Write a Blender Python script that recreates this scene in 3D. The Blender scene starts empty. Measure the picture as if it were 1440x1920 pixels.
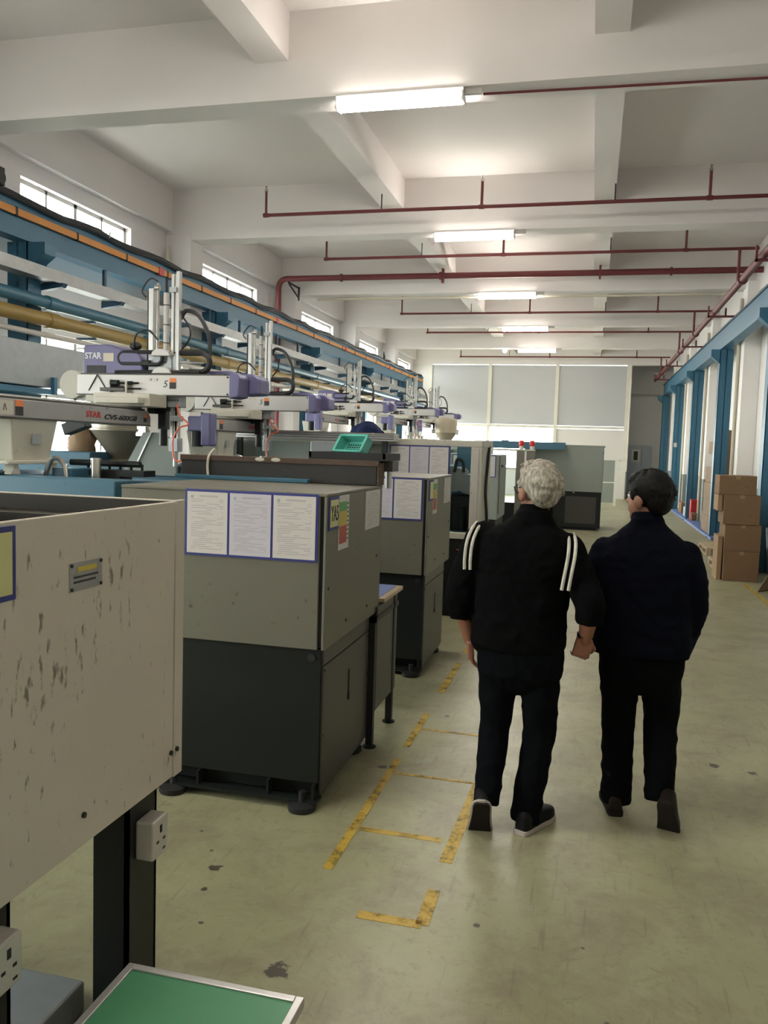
import bpy, bmesh, math, random
from mathutils import Vector, Matrix, noise
random.seed(7)
S = bpy.context.scene
C = S.collection
PI = math.pi
# ------------------------------------------------------------------ camera
cd = bpy.data.cameras.new('camera'); cam = bpy.data.objects.new('camera', cd); C.objects.link(cam)
cd.sensor_fit = 'HORIZONTAL'; cd.sensor_width = 36.0; cd.lens = 36.0 * 1553 / 1440
cd.clip_start = 0.05; cd.clip_end = 300
_d1 = Vector((1112 - 720, 848 - 960, 1553)).normalized()      # hall axis in camera space (x right, y down, z forward)
_up = _d1.cross(Vector((1, 0.031, 0)).normalized()); _up = -_up if _up.y > 0 else _up; _up.normalize()
_xr = _d1.cross(_up); _xr = -_xr if _xr.x < 0 else _xr; _xr.normalize()
R3 = Matrix((_xr, _d1, _up))
M = Matrix((R3 @ Vector((1, 0, 0)), R3 @ Vector((0, -1, 0)), R3 @ Vector((0, 0, -1)))).transposed().to_4x4()
M.translation = (0, 0, 1.75)
cam.matrix_world = M
S.camera = cam
# ------------------------------------------------------------------ sky, exposure, window portals
W = bpy.data.worlds.new('world'); S.world = W; W.use_nodes = True
bgn = W.node_tree.nodes['Background']; bgn.inputs[0].default_value = (1.0, 0.97, 0.93, 1); bgn.inputs[1].default_value = 6.6
S.view_settings.view_transform = 'Standard'; S.view_settings.look = 'None'
S.view_settings.exposure = 2.0; S.view_settings.gamma = 1.0; S.view_settings.use_curve_mapping = False
LAMP = 24.0          # emission of the fluorescent tubes
XL, XR, YB, YF = -7.15, 3.08, -7.0, 32.75
ZC, ZS, ZLB = 5.90, 5.08, 5.44
BEAMY = [-2.2, 2.82, 7.85, 12.93, 17.95, 22.85, 27.75]
UPW = [(-0.85, 1.75), (4.2, 6.8), (9.25, 11.83), (14.28, 16.82), (19.65, 22.22), (24.6, 27.17), (29.6, 32.2)]
for k, (a, b) in enumerate(UPW):
    for z0, z1 in ((4.45, 5.0), (0.95, 3.12)):
        L = bpy.data.lights.new('window_portal', 'AREA'); L.shape = 'RECTANGLE'; L.size = b - a; L.size_y = z1 - z0
        L.cycles.is_portal = True
        o = bpy.data.objects.new('window_portal', L); C.objects.link(o)
        o.location = (XL - 0.05, (a + b) / 2, (z0 + z1) / 2); o.rotation_euler = (PI/2, 0, -PI/2)

# ------------------------------------------------------------------ mesh helpers
class MB:
    def __init__(s): s.v = []; s.f = []; s.mi = []; s.cur = 0
    def add(s, vs, fs):
        n = len(s.v); s.v += [tuple(v) for v in vs]; s.f += [tuple(i + n for i in f) for f in fs]; s.mi += [s.cur] * len(fs); return s
    def box(s, x0, x1, y0, y1, z0, z1):
        v = [(x, y, z) for x in (x0, x1) for y in (y0, y1) for z in (z0, z1)]
        return s.add(v, [(0, 1, 3, 2), (4, 6, 7, 5), (0, 4, 5, 1), (2, 3, 7, 6), (0, 2, 6, 4), (1, 5, 7, 3)])
    def obox(s, c, size, rot):
        c = Vector(c); h = Vector(size) / 2
        v = [c + rot @ Vector((h.x * i, h.y * j, h.z * k)) for i in (-1, 1) for j in (-1, 1) for k in (-1, 1)]
        return s.add(v, [(0, 1, 3, 2), (4, 6, 7, 5), (0, 4, 5, 1), (2, 3, 7, 6), (0, 2, 6, 4), (1, 5, 7, 3)])
    def bar(s, a, b, w, h):
        a, b = Vector(a), Vector(b); d = (b - a); L = d.length; q = d.to_track_quat('Y', 'Z')
        return s.obox((a + b) / 2, (w, L, h), q.to_matrix())
    def prism(s, poly, axis, t0, t1):           # poly of (u,v); axis 'x': (y,z) 'y': (x,z) 'z': (x,y)
        def P(u, v, t): return {'x': (t, u, v), 'y': (u, t, v), 'z': (u, v, t)}[axis]
        n = len(poly)
        v = [P(u, w, t0) for u, w in poly] + [P(u, w, t1) for u, w in poly]
        return s.add(v, [tuple(range(n - 1, -1, -1)), tuple(range(n, 2 * n))] + [(i, (i + 1) % n, n + (i + 1) % n, n + i) for i in range(n)])
    def loft(s, rings, cap=True):
        n = len(rings[0]); v = [p for r in rings for p in r]; f = []
        for k in range(len(rings) - 1):
            for i in range(n):
                j = (i + 1) % n; f.append((k * n + i, k * n + j, (k + 1) * n + j, (k + 1) * n + i))
        if cap: f.append(tuple(range(n - 1, -1, -1))); f.append(tuple(range((len(rings) - 1) * n, len(rings) * n)))
        return s.add(v, f)
    def tube(s, pts, r, n=10, cap=True):
        pts = [Vector(p) for p in pts]; rr = r if isinstance(r, (list, tuple)) else [r] * len(pts)
        rings = []; N = None
        for i, p in enumerate(pts):
            d = (pts[min(i + 1, len(pts) - 1)] - pts[max(i - 1, 0)]).normalized()
            if N is None: N = d.orthogonal().normalized()
            else: N = (N - d * N.dot(d)); N = N.normalized() if N.length > 1e-6 else d.orthogonal().normalized()
            B = d.cross(N)
            rings.append([p + (N * math.cos(2 * PI * k / n) + B * math.sin(2 * PI * k / n)) * rr[i] for k in range(n)])
        return s.loft(rings, cap)
    def cyl(s, a, b, r, n=16): return s.tube([a, b], r, n)
    def lathe(s, prof, c=(0, 0, 0), n=20):
        rings = [[(c[0] + r * math.cos(2 * PI * k / n), c[1] + r * math.sin(2 * PI * k / n), c[2] + z) for k in range(n)] for r, z in prof]
        return s.loft(rings)
    def sphere(s, c, r, n=12, m=8):
        rx, ry, rz = r if isinstance(r, (tuple, list)) else (r, r, r)
        rings = [[(c[0] + rx * math.sin(t) * math.cos(2 * PI * k / n), c[1] + ry * math.sin(t) * math.sin(2 * PI * k / n), c[2] - rz * math.cos(t)) for k in range(n)] for t in [PI * (0.02 + 0.96 * i / m) for i in range(m + 1)]]
        return s.loft(rings)
    def mesh(s, off=(0, 0, 0), flip=True):
        m = bpy.data.meshes.new('m'); ox, oy, oz = off
        m.from_pydata([(x - ox, y - oy, z - oz) for x, y, z in s.v], [], s.f)
        bm = bmesh.new(); bm.from_mesh(m); bmesh.ops.recalc_face_normals(bm, faces=bm.faces); bm.to_mesh(m); bm.free()
        if len(set(s.mi)) > 1:
            for p, i in zip(m.polygons, s.mi): p.material_index = i
        return m
    def build(s, name, mat, parent=None, smooth=False, bevel=0.0, off=None):
        if off is None: off = ORG.get(parent.name, (0, 0, 0)) if parent else (0, 0, 0)
        m = s.mesh(off); o = bpy.data.objects.new(name, m); C.objects.link(o); m.name = o.name
        for q in (mat if isinstance(mat, (list, tuple)) else [mat]): m.materials.append(q)
        if smooth:
            for p in m.polygons: p.use_smooth = True
            m.set_sharp_from_angle(angle=math.radians(smooth if smooth is not True else 40))
        if bevel:
            b = o.modifiers.new('bevel', 'BEVEL'); b.width = bevel; b.segments = 2; b.limit_method = 'ANGLE'; b.angle_limit = 0.6
        if parent: o.parent = parent; ORG[o.name] = off
        return o
ORG = {}
def tag(o, label=None, cat=None, group=None, kind=None):
    if label: o['label'] = label
    if cat: o['category'] = cat
    if group: o['group'] = group
    if kind: o['kind'] = kind
    return o
def thing(name, loc, label, cat, group=None):
    o = bpy.data.objects.new(name, None); C.objects.link(o); o.location = loc; o.empty_display_size = 0.1
    ORG[o.name] = tuple(loc); return tag(o, label, cat, group)
def single(name, mb, mat, label, cat, group=None, **k):   # a one-mesh thing, its origin at the bottom centre
    xs = [p[0] for p in mb.v]; ys = [p[1] for p in mb.v]; zs = [p[2] for p in mb.v]
    off = ((min(xs) + max(xs)) / 2, (min(ys) + max(ys)) / 2, min(zs))
    o = mb.build(name, mat, None, off=off, **k); o.location = off; ORG[o.name] = off
    return tag(o, label, cat, group)
def copy_tree(o, loc=None, parent=None, label=None, skip=()):
    c = o.copy(); C.objects.link(c)
    if parent: c.parent = parent
    if loc is not None: c.location = loc
    if label: c['label'] = label
    for ch in list(o.children):
        if ch.name.split('.')[0] not in skip: copy_tree(ch, None, c)
    return c
def arc(c, r, a0, a1, n, plane='xz', r2=None):
    r2 = r2 or r; out = []
    for i in range(n + 1):
        t = math.radians(a0 + (a1 - a0) * i / n); u, v = r * math.cos(t), r2 * math.sin(t)
        out.append({'xz': (c[0] + u, c[1], c[2] + v), 'yz': (c[0], c[1] + u, c[2] + v), 'xy': (c[0] + u, c[1] + v, c[2])}[plane])
    return out
def smoothpts(pts, n=6):      # Catmull-Rom
    P = [Vector(p) for p in pts]; P = [2 * P[0] - P[1]] + P + [2 * P[-1] - P[-2]]; out = []
    for i in range(1, len(P) - 2):
        for k in range(n):
            t = k / n; a, b, c, d = P[i-1], P[i], P[i+1], P[i+2]
            out.append(0.5 * ((2*b) + (c-a)*t + (2*a-5*b+4*c-d)*t*t + (3*b-a-3*c+d)*t**3))
    out.append(P[-2]); return out
def text(s, size, org, xd, zd, mat, parent, name='lettering', depth=0.0015, shear=0.0, bold=0.0, width=None):
    cu = bpy.data.curves.new('t', 'FONT'); cu.body = s; cu.size = size; cu.extrude = depth; cu.shear = shear; cu.offset = bold
    t = bpy.data.objects.new('t', cu); C.objects.link(t)
    dg = bpy.context.evaluated_depsgraph_get(); me = bpy.data.meshes.new_from_object(t.evaluated_get(dg))
    bpy.data.objects.remove(t)
    xd, zd = Vector(xd).normalized(), Vector(zd).normalized(); nn = xd.cross(zd)
    if width:
        xs = [v.co.x for v in me.vertices]; k = width / (max(xs) - min(xs))
        for v in me.vertices: v.co.x *= k
    off = Vector(ORG.get(parent.name, (0, 0, 0)))
    for v in me.vertices: v.co = Vector(org) + xd * v.co.x + zd * v.co.y + nn * v.co.z - off
    o = bpy.data.objects.new(name, me); C.objects.link(o); me.materials.clear(); me.materials.append(mat); o.parent = parent
    ORG[o.name] = tuple(off)
    return o

# ------------------------------------------------------------------ materials
def nt(name):
    m = bpy.data.materials.new(name); m.use_nodes = True; t = m.node_tree
    return m, t, t.nodes['Principled BSDF']
def N(t, kind, **k):
    n = t.nodes.new(kind)
    for a, b in k.items():
        if a in ('inp',):
            for i, v in b.items(): n.inputs[i].default_value = v
        else: setattr(n, a, b)
    return n
def lk(t, a, b): t.links.new(a, b)
def c4(c): return (c[0], c[1], c[2], 1)
def srgb(r, g, b):
    f = lambda v: (v / 255 / 12.92) if v / 255 <= 0.04045 else ((v / 255 + 0.055) / 1.055) ** 2.4
    return (f(r), f(g), f(b))
def paint(name, col, rough=0.5, var=0.08, scale=3.0, dirt=0.0, dirtcol=(0.03, 0.025, 0.02), metal=0.0, bump=0.0, spec=0.5, dscale=28.0, streak=False):
    m, t, p = nt(name)
    tc = N(t, 'ShaderNodeTexCoord'); co = tc.outputs['Object']
    n1 = N(t, 'ShaderNodeTexNoise', inp={'Scale': scale, 'Detail': 5.0, 'Roughness': 0.6}); lk(t, co, n1.inputs['Vector'])
    mx = N(t, 'ShaderNodeMix', data_type='RGBA'); mx.inputs[6].default_value = c4([max(0, c * (1 - var)) for c in col]); mx.inputs[7].default_value = c4([min(1, c * (1 + var)) for c in col])
    lk(t, n1.outputs['Fac'], mx.inputs[0]); out = mx.outputs[2]
    if dirt > 0:
        v = co
        if streak:
            mp = N(t, 'ShaderNodeMapping', inp={'Scale': (1, 1, 0.35)}); lk(t, co, mp.inputs[0]); v = mp.outputs[0]
        n2 = N(t, 'ShaderNodeTexNoise', inp={'Scale': dscale, 'Detail': 6.0, 'Roughness': 0.65}); lk(t, v, n2.inputs['Vector'])
        n3 = N(t, 'ShaderNodeTexNoise', inp={'Scale': 2.2, 'Detail': 2.0}); lk(t, co, n3.inputs['Vector'])
        ad = N(t, 'ShaderNodeMath', operation='MULTIPLY_ADD', inp={1: 0.35}); lk(t, n3.outputs['Fac'], ad.inputs[0]); lk(t, n2.outputs['Fac'], ad.inputs[2])
        rp = N(t, 'ShaderNodeMapRange', inp={1: 0.87 - 0.10 * dirt, 2: 0.93 - 0.08 * dirt}); lk(t, ad.outputs[0], rp.inputs[0])
        m2 = N(t, 'ShaderNodeMix', data_type='RGBA'); m2.inputs[7].default_value = c4(dirtcol); lk(t, rp.outputs[0], m2.inputs[0]); lk(t, out, m2.inputs[6]); out = m2.outputs[2]
    lk(t, out, p.inputs['Base Color'])
    p.inputs['Roughness'].default_value = rough; p.inputs['Metallic'].default_value = metal; p.inputs['Specular IOR Level'].default_value = spec
    if bump:
        b = N(t, 'ShaderNodeBump', inp={'Strength': bump, 'Distance': 0.01}); lk(t, n1.outputs['Fac'], b.inputs['Height']); lk(t, b.outputs[0], p.inputs['Normal'])
    return m
def emis(name, col, st):
    m, t, p = nt(name); p.inputs['Base Color'].default_value = c4(col); p.inputs['Emission Color'].default_value = c4(col); p.inputs['Emission Strength'].default_value = st
    n = N(t, 'ShaderNodeTexNoise', inp={'Scale': 3.0}); mr = N(t, 'ShaderNodeMapRange', inp={3: 0.45, 4: 0.55}); lk(t, n.outputs[0], mr.inputs[0]); lk(t, mr.outputs[0], p.inputs['Roughness']); return m
def glass(name, tint=(0.9, 0.95, 0.95), refl=0.08):
    m = bpy.data.materials.new(name); m.use_nodes = True; t = m.node_tree; t.nodes.clear()
    o = N(t, 'ShaderNodeOutputMaterial'); tr = N(t, 'ShaderNodeBsdfTransparent', inp={0: c4(tint)}); gl = N(t, 'ShaderNodeBsdfGlossy', inp={'Roughness': 0.03})
    lw = N(t, 'ShaderNodeLayerWeight'); pw = N(t, 'ShaderNodeMath', operation='POWER', inp={1: 4.0}); lk(t, lw.outputs['Facing'], pw.inputs[0]); fr = N(t, 'ShaderNodeMath', operation='MULTIPLY_ADD', inp={1: 0.35, 2: 0.02}); lk(t, pw.outputs[0], fr.inputs[0]); mx = N(t, 'ShaderNodeMixShader'); lk(t, fr.outputs[0], mx.inputs[0]); lk(t, tr.outputs[0], mx.inputs[1]); lk(t, gl.outputs[0], mx.inputs[2]); lk(t, mx.outputs[0], o.inputs[0]); return m
def paper_mat(name, ax, base=(0.56, 0.53, 0.50), lines=30, ink=(0.27, 0.26, 0.28)):
    m, t, p = nt(name); tc = N(t, 'ShaderNodeTexCoord'); sp = N(t, 'ShaderNodeSeparateXYZ'); lk(t, tc.outputs['Generated'], sp.inputs[0])
    u, v = sp.outputs[ax], sp.outputs['Z']
    ml = N(t, 'ShaderNodeMath', operation='MULTIPLY', inp={1: float(lines)}); lk(t, v, ml.inputs[0])
    fr = N(t, 'ShaderNodeMath', operation='FRACT'); lk(t, ml.outputs[0], fr.inputs[0])
    fl = N(t, 'ShaderNodeMath', operation='FLOOR'); lk(t, ml.outputs[0], fl.inputs[0])
    ll = N(t, 'ShaderNodeMath', operation='LESS_THAN', inp={1: 0.45}); lk(t, fr.outputs[0], ll.inputs[0])
    cb = N(t, 'ShaderNodeCombineXYZ'); u6 = N(t, 'ShaderNodeMath', operation='MULTIPLY', inp={1: 1.3}); lk(t, u, u6.inputs[0]); lk(t, u6.outputs[0], cb.inputs[0]); lk(t, fl.outputs[0], cb.inputs[1])
    n1 = N(t, 'ShaderNodeTexNoise', inp={'Scale': 1.7, 'Detail': 0.0}); lk(t, cb.outputs[0], n1.inputs['Vector'])
    gp = N(t, 'ShaderNodeMath', operation='GREATER_THAN', inp={1: 0.46}); lk(t, n1.outputs['Fac'], gp.inputs[0])
    cb2 = N(t, 'ShaderNodeCombineXYZ'); u7 = N(t, 'ShaderNodeMath', operation='MULTIPLY', inp={1: 60.0}); lk(t, u, u7.inputs[0]); lk(t, u7.outputs[0], cb2.inputs[0]); lk(t, fl.outputs[0], cb2.inputs[1])
    n2 = N(t, 'ShaderNodeTexNoise', inp={'Scale': 1.0, 'Detail': 1.0}); lk(t, cb2.outputs[0], n2.inputs['Vector'])
    a = N(t, 'ShaderNodeMath', operation='MULTIPLY'); lk(t, ll.outputs[0], a.inputs[0]); lk(t, gp.outputs[0], a.inputs[1])
    b = N(t, 'ShaderNodeMath', operation='MULTIPLY'); lk(t, a.outputs[0], b.inputs[0]); lk(t, n2.outputs['Fac'], b.inputs[1])
    def win(x, lo, hi):
        g = N(t, 'ShaderNodeMath', operation='GREATER_THAN', inp={1: lo}); lk(t, x, g.inputs[0]); l = N(t, 'ShaderNodeMath', operation='LESS_THAN', inp={1: hi}); lk(t, x, l.inputs[0])
        mm = N(t, 'ShaderNodeMath', operation='MULTIPLY'); lk(t, g.outputs[0], mm.inputs[0]); lk(t, l.outputs[0], mm.inputs[1]); return mm.outputs[0]
    w1, w2 = win(u, 0.1, 0.9), win(v, 0.06, 0.88)
    d = N(t, 'ShaderNodeMath', operation='MULTIPLY'); lk(t, w1, d.inputs[0]); lk(t, w2, d.inputs[1])
    e = N(t, 'ShaderNodeMath', operation='MULTIPLY'); lk(t, b.outputs[0], e.inputs[0]); lk(t, d.outputs[0], e.inputs[1])
    # heading line
    w3, w4 = win(u, 0.3, 0.76), win(v, 0.915, 0.945); h = N(t, 'ShaderNodeMath', operation='MULTIPLY'); lk(t, w3, h.inputs[0]); lk(t, w4, h.inputs[1])
    h2 = N(t, 'ShaderNodeMath', operation='MULTIPLY'); lk(t, h.outputs[0], h2.inputs[0]); lk(t, n2.outputs['Fac'], h2.inputs[1])
    s = N(t, 'ShaderNodeMath', operation='MAXIMUM'); lk(t, e.outputs[0], s.inputs[0]); lk(t, h2.outputs[0], s.inputs[1])
    mx = N(t, 'ShaderNodeMix', data_type='RGBA'); mx.inputs[6].default_value = c4(base); mx.inputs[7].default_value = c4(ink); lk(t, s.outputs[0], mx.inputs[0]); lk(t, mx.outputs[2], p.inputs['Base Color'])
    p.inputs['Roughness'].default_value = 0.45; return m
def floor_mat():
    m, t, p = nt('floor_paint'); tc = N(t, 'ShaderNodeTexCoord'); co = tc.outputs['Object']
    def noise_(s, d=6.0, r=0.6, dist=0.0):
        n = N(t, 'ShaderNodeTexNoise', inp={'Scale': s, 'Detail': d, 'Roughness': r, 'Distortion': dist}); lk(t, co, n.inputs['Vector']); return n.outputs['Fac']
    def ramp(x, a, b, lo=0.0, hi=1.0):
        r = N(t, 'ShaderNodeMapRange', inp={1: a, 2: b, 3: lo, 4: hi}); lk(t, x, r.inputs[0]); return r.outputs[0]
    def mix(f, a, b):
        x = N(t, 'ShaderNodeMix', data_type='RGBA'); lk(t, f, x.inputs[0])
        for i, q in ((6, a), (7, b)):
            if isinstance(q, tuple): x.inputs[i].default_value = c4(q)
            else: lk(t, q, x.inputs[i])
        return x.outputs[2]
    col = mix(ramp(noise_(0.55, 4), 0.35, 0.68), (0.278, 0.272, 0.150), (0.338, 0.330, 0.208))
    col = mix(ramp(noise_(2.6, 8, 0.75, 0.4), 0.45, 0.64, 0, 0.8), col, (0.225, 0.196, 0.125))
    col = mix(ramp(noise_(7.0, 6, 0.7, 1.2), 0.52, 0.80, 0, 0.5), col, (0.37, 0.345, 0.25))
    col = mix(ramp(noise_(15.0, 8, 0.8, 0.8), 0.55, 0.68, 0, 0.5), col, (0.13, 0.105, 0.075))
    mp = N(t, 'ShaderNodeMapping', inp={'Scale': (40.0, 3.0, 1.0), 'Rotation': (0, 0, 0.7)}); lk(t, co, mp.inputs[0])
    n = N(t, 'ShaderNodeTexNoise', inp={'Scale': 1.0, 'Detail': 4.0}); lk(t, mp.outputs[0], n.inputs['Vector']); col = mix(ramp(n.outputs['Fac'], 0.61, 0.72, 0, 0.4), col, (0.14, 0.12, 0.085))
    # chipped patches with their own places
    nz = N(t, 'ShaderNodeTexNoise', inp={'Scale': 30.0, 'Detail': 6.0, 'Roughness': 0.7}); lk(t, co, nz.inputs['Vector'])
    for (x, y, r) in ((-1.42, 3.02, 0.035), (-1.39, 2.86, 0.018), (-1.62, 3.3, 0.015), (-0.93, 2.47, 0.055), (0.14, 2.5, 0.035), (-0.33, 2.93, 0.018), (-0.53, 3.0, 0.03),
                      (0.75, 4.9, 0.04), (0.95, 4.85, 0.035), (-0.55, 5.5, 0.03), (-0.84, 5.25, 0.025), (-1.3, 2.65, 0.014), (-1.5, 3.15, 0.012), (0.12, 2.2, 0.03), (-1.03, 4.28, 0.035), (-0.6, 5.9, 0.03), (0.4, 2.05, 0.025), (0.05, 2.9, 0.012)):
        d = N(t, 'ShaderNodeVectorMath', operation='DISTANCE', inp={1: (x, y, 0)}); lk(t, co, d.inputs[0])
        a = N(t, 'ShaderNodeMath', operation='MULTIPLY_ADD', inp={1: 1.0 / r}); lk(t, d.outputs['Value'], a.inputs[0])
        s2 = N(t, 'ShaderNodeMath', operation='MULTIPLY', inp={1: 2.4}); lk(t, nz.outputs['Fac'], s2.inputs[0]); lk(t, s2.outputs[0], a.inputs[2])
        col = mix(ramp(a.outputs[0], 1.98, 1.80), col, (0.070, 0.058, 0.045))
    lk(t, col, p.inputs['Base Color'])
    lk(t, ramp(noise_(3.5, 6), 0.3, 0.75, 0.34, 0.50), p.inputs['Roughness']); p.inputs['Specular IOR Level'].default_value = 0.45
    b = N(t, 'ShaderNodeBump', inp={'Strength': 0.08, 'Distance': 0.01}); lk(t, noise_(9.0, 5), b.inputs['Height']); lk(t, b.outputs[0], p.inputs['Normal']); return m
def dado_wall(name, zsplit, up, low):
    m, t, p = nt(name); g = N(t, 'ShaderNodeNewGeometry'); sp = N(t, 'ShaderNodeSeparateXYZ'); lk(t, g.outputs['Position'], sp.inputs[0])
    gt = N(t, 'ShaderNodeMath', operation='GREATER_THAN', inp={1: zsplit}); lk(t, sp.outputs['Z'], gt.inputs[0])
    n = N(t, 'ShaderNodeTexNoise', inp={'Scale': 1.5, 'Detail': 5.0}); lk(t, g.outputs['Position'], n.inputs['Vector'])
    a = N(t, 'ShaderNodeMix', data_type='RGBA'); a.inputs[6].default_value = c4(low); a.inputs[7].default_value = c4(up); lk(t, gt.outputs[0], a.inputs[0])
    mr = N(t, 'ShaderNodeMapRange', inp={3: 0.94, 4: 1.05}); lk(t, n.outputs['Fac'], mr.inputs[0]); vm = N(t, 'ShaderNodeVectorMath', operation='SCALE'); lk(t, a.outputs[2], vm.inputs[0]); lk(t, mr.outputs[0], vm.inputs['Scale']); lk(t, vm.outputs[0], p.inputs['Base Color'])
    p.inputs['Roughness'].default_value = 0.7; return m
def cloth(name, col, rough=0.9, scale=60.0):
    m, t, p = nt(name); tc = N(t, 'ShaderNodeTexCoord'); n = N(t, 'ShaderNodeTexNoise', inp={'Scale': scale, 'Detail': 3.0}); lk(t, tc.outputs['Object'], n.inputs['Vector'])
    n2 = N(t, 'ShaderNodeTexNoise', inp={'Scale': 9.0, 'Detail': 2.0, 'Distortion': 0.8}); lk(t, tc.outputs['Object'], n2.inputs['Vector'])
    mx = N(t, 'ShaderNodeMix', data_type='RGBA'); mx.inputs[6].default_value = c4([c * 0.75 for c in col]); mx.inputs[7].default_value = c4([c * 1.25 for c in col]); lk(t, n.outputs['Fac'], mx.inputs[0]); lk(t, mx.outputs[2], p.inputs['Base Color'])
    p.inputs['Roughness'].default_value = rough; p.inputs['Specular IOR Level'].default_value = 0.07
    b = N(t, 'ShaderNodeBump', inp={'Strength': 0.35, 'Distance': 0.02}); lk(t, n2.outputs['Fac'], b.inputs['Height']); lk(t, b.outputs[0], p.inputs['Normal']); return m
def streaky(name, c1, c2, scale, rough=0.6):
    m, t, p = nt(name); p.inputs['Specular IOR Level'].default_value = 0.15; tc = N(t, 'ShaderNodeTexCoord'); mp = N(t, 'ShaderNodeMapping', inp={'Scale': scale}); lk(t, tc.outputs['Object'], mp.inputs[0])
    n = N(t, 'ShaderNodeTexNoise', inp={'Scale': 1.0, 'Detail': 5.0, 'Roughness': 0.7}); lk(t, mp.outputs[0], n.inputs['Vector'])
    r = N(t, 'ShaderNodeMapRange', inp={1: 0.35, 2: 0.65}); lk(t, n.outputs['Fac'], r.inputs[0])
    mx = N(t, 'ShaderNodeMix', data_type='RGBA'); mx.inputs[6].default_value = c4(c1); mx.inputs[7].default_value = c4(c2); lk(t, r.outputs[0], mx.inputs[0]); lk(t, mx.outputs[2], p.inputs['Base Color'])
    p.inputs['Roughness'].default_value = rough
    b = N(t, 'ShaderNodeBump', inp={'Strength': 0.3, 'Distance': 0.01}); lk(t, n.outputs['Fac'], b.inputs['Height']); lk(t, b.outputs[0], p.inputs['Normal']); return m
def worn_tape(name, col):
    m = bpy.data.materials.new(name); m.use_nodes = True; t = m.node_tree; p = t.nodes['Principled BSDF']; o = t.nodes['Material Output']
    p.inputs['Base Color'].default_value = c4(col); p.inputs['Roughness'].default_value = 0.5
    g = N(t, 'ShaderNodeNewGeometry'); n = N(t, 'ShaderNodeTexNoise', inp={'Scale': 9.0, 'Detail': 7.0, 'Roughness': 0.75}); lk(t, g.outputs['Position'], n.inputs['Vector'])
    r = N(t, 'ShaderNodeMapRange', inp={1: 0.46, 2: 0.64, 3: 0.15, 4: 0.8}); lk(t, n.outputs['Fac'], r.inputs[0])
    tr = N(t, 'ShaderNodeBsdfTransparent'); mx = N(t, 'ShaderNodeMixShader'); lk(t, r.outputs[0], mx.inputs[0]); lk(t, p.outputs[0], mx.inputs[1]); lk(t, tr.outputs[0], mx.inputs[2]); lk(t, mx.outputs[0], o.inputs[0]); return m

m_wall = paint('white_wall_paint', (0.71, 0.668, 0.652), 0.75, 0.05, 0.8, spec=0.2)
m_ceil = paint('white_ceiling_paint', (0.725, 0.68, 0.66), 0.8, 0.04, 0.6, spec=0.2)
m_floor = floor_mat()
m_rwall = dado_wall('right_wall_paint', 1.15, (0.83, 0.80, 0.77), (0.23, 0.245, 0.235))
m_ground = paint('outdoor_concrete', (0.42, 0.41, 0.39), 0.9)
m_blue = paint('blue_steel_paint', (0.038, 0.145, 0.235), 0.45, 0.12, 2.0, dirt=0.3)
m_blue_d = paint('dark_blue_steel_paint', (0.014, 0.055, 0.10), 0.5, 0.12, 2.0)
m_blue_m = paint('machine_blue_paint', (0.042, 0.125, 0.185), 0.4, 0.1, 3.0, dirt=0.35)
m_orange = paint('orange_conductor_bar', (0.62, 0.24, 0.035), 0.5, 0.1)
m_black = paint('black_rubber', (0.012, 0.012, 0.013), 0.55, 0.2, 8.0)
m_dsteel = paint('dark_grey_machine_paint', (0.0110, 0.0132, 0.0125), 0.42, 0.12, 2.5, dirt=0.25, spec=0.3)
m_dsteel2 = paint('mid_grey_machine_paint', (0.050, 0.048, 0.040), 0.38, 0.1, 2.5, dirt=0.4, spec=0.4)
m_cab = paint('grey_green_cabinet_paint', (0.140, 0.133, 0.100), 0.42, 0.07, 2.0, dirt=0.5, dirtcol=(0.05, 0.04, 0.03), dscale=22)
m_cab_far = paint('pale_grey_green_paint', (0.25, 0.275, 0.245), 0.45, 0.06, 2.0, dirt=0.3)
m_cream = paint('cream_machine_paint', (0.50, 0.48, 0.40), 0.45, 0.08, 3.0, dirt=0.4, dirtcol=(0.12, 0.09, 0.06))
m_white1 = paint('dirty_white_cover_paint', (0.56, 0.50, 0.42), 0.45, 0.09, 3.0, dirt=0.9, dirtcol=(0.20, 0.165, 0.13), dscale=42, streak=True)
m_alu = paint('brushed_aluminium', (0.50, 0.49, 0.475), 0.35, 0.12, 10.0, metal=0.75)
m_alu_w = paint('pale_anodised_aluminium', (0.50, 0.48, 0.46), 0.42, 0.05, 6.0, metal=0.25)
m_galv = paint('galvanised_steel', (0.25, 0.255, 0.25), 0.40, 0.28, 7.0, metal=0.6)
m_tan = paint('tan_hopper_paint', (0.40, 0.34, 0.25), 0.45)
m_motor = paint('grey_motor_paint', (0.26, 0.26, 0.25), 0.4)
m_trav = paint('brushed_grey_aluminium', (0.33, 0.325, 0.315), 0.4, 0.12, 4.0, metal=0.4, dirt=0.3)
m_hop = paint('dull_stainless_steel', (0.33, 0.29, 0.225), 0.35, 0.08, 4.0, metal=0.35)
m_duct = paint('galvanised_duct', (0.36, 0.38, 0.385), 0.45, 0.18, 9.0, metal=0.5)
m_chrome = paint('stainless_steel', (0.55, 0.53, 0.49), 0.22, 0.08, 5.0, metal=0.9)
m_purple = paint('violet_plastic', (0.135, 0.125, 0.255), 0.45, 0.08, 4.0)
m_ypipe = paint('yellow_pipe_paint', (0.33, 0.215, 0.05), 0.45, 0.1, 5.0)
m_bpipe = paint('blue_pipe_paint', (0.042, 0.145, 0.215), 0.4, 0.1, 5.0)
m_wpipe = paint('white_pipe_paint', (0.60, 0.57, 0.52), 0.5)
m_red = paint('dark_red_pipe_paint', (0.135, 0.024, 0.026), 0.6, 0.12, 6.0)
m_redb = paint('bright_red_plastic', (0.50, 0.02, 0.025), 0.4)
m_orhose = paint('orange_air_hose', (0.75, 0.12, 0.05), 0.4)
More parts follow.
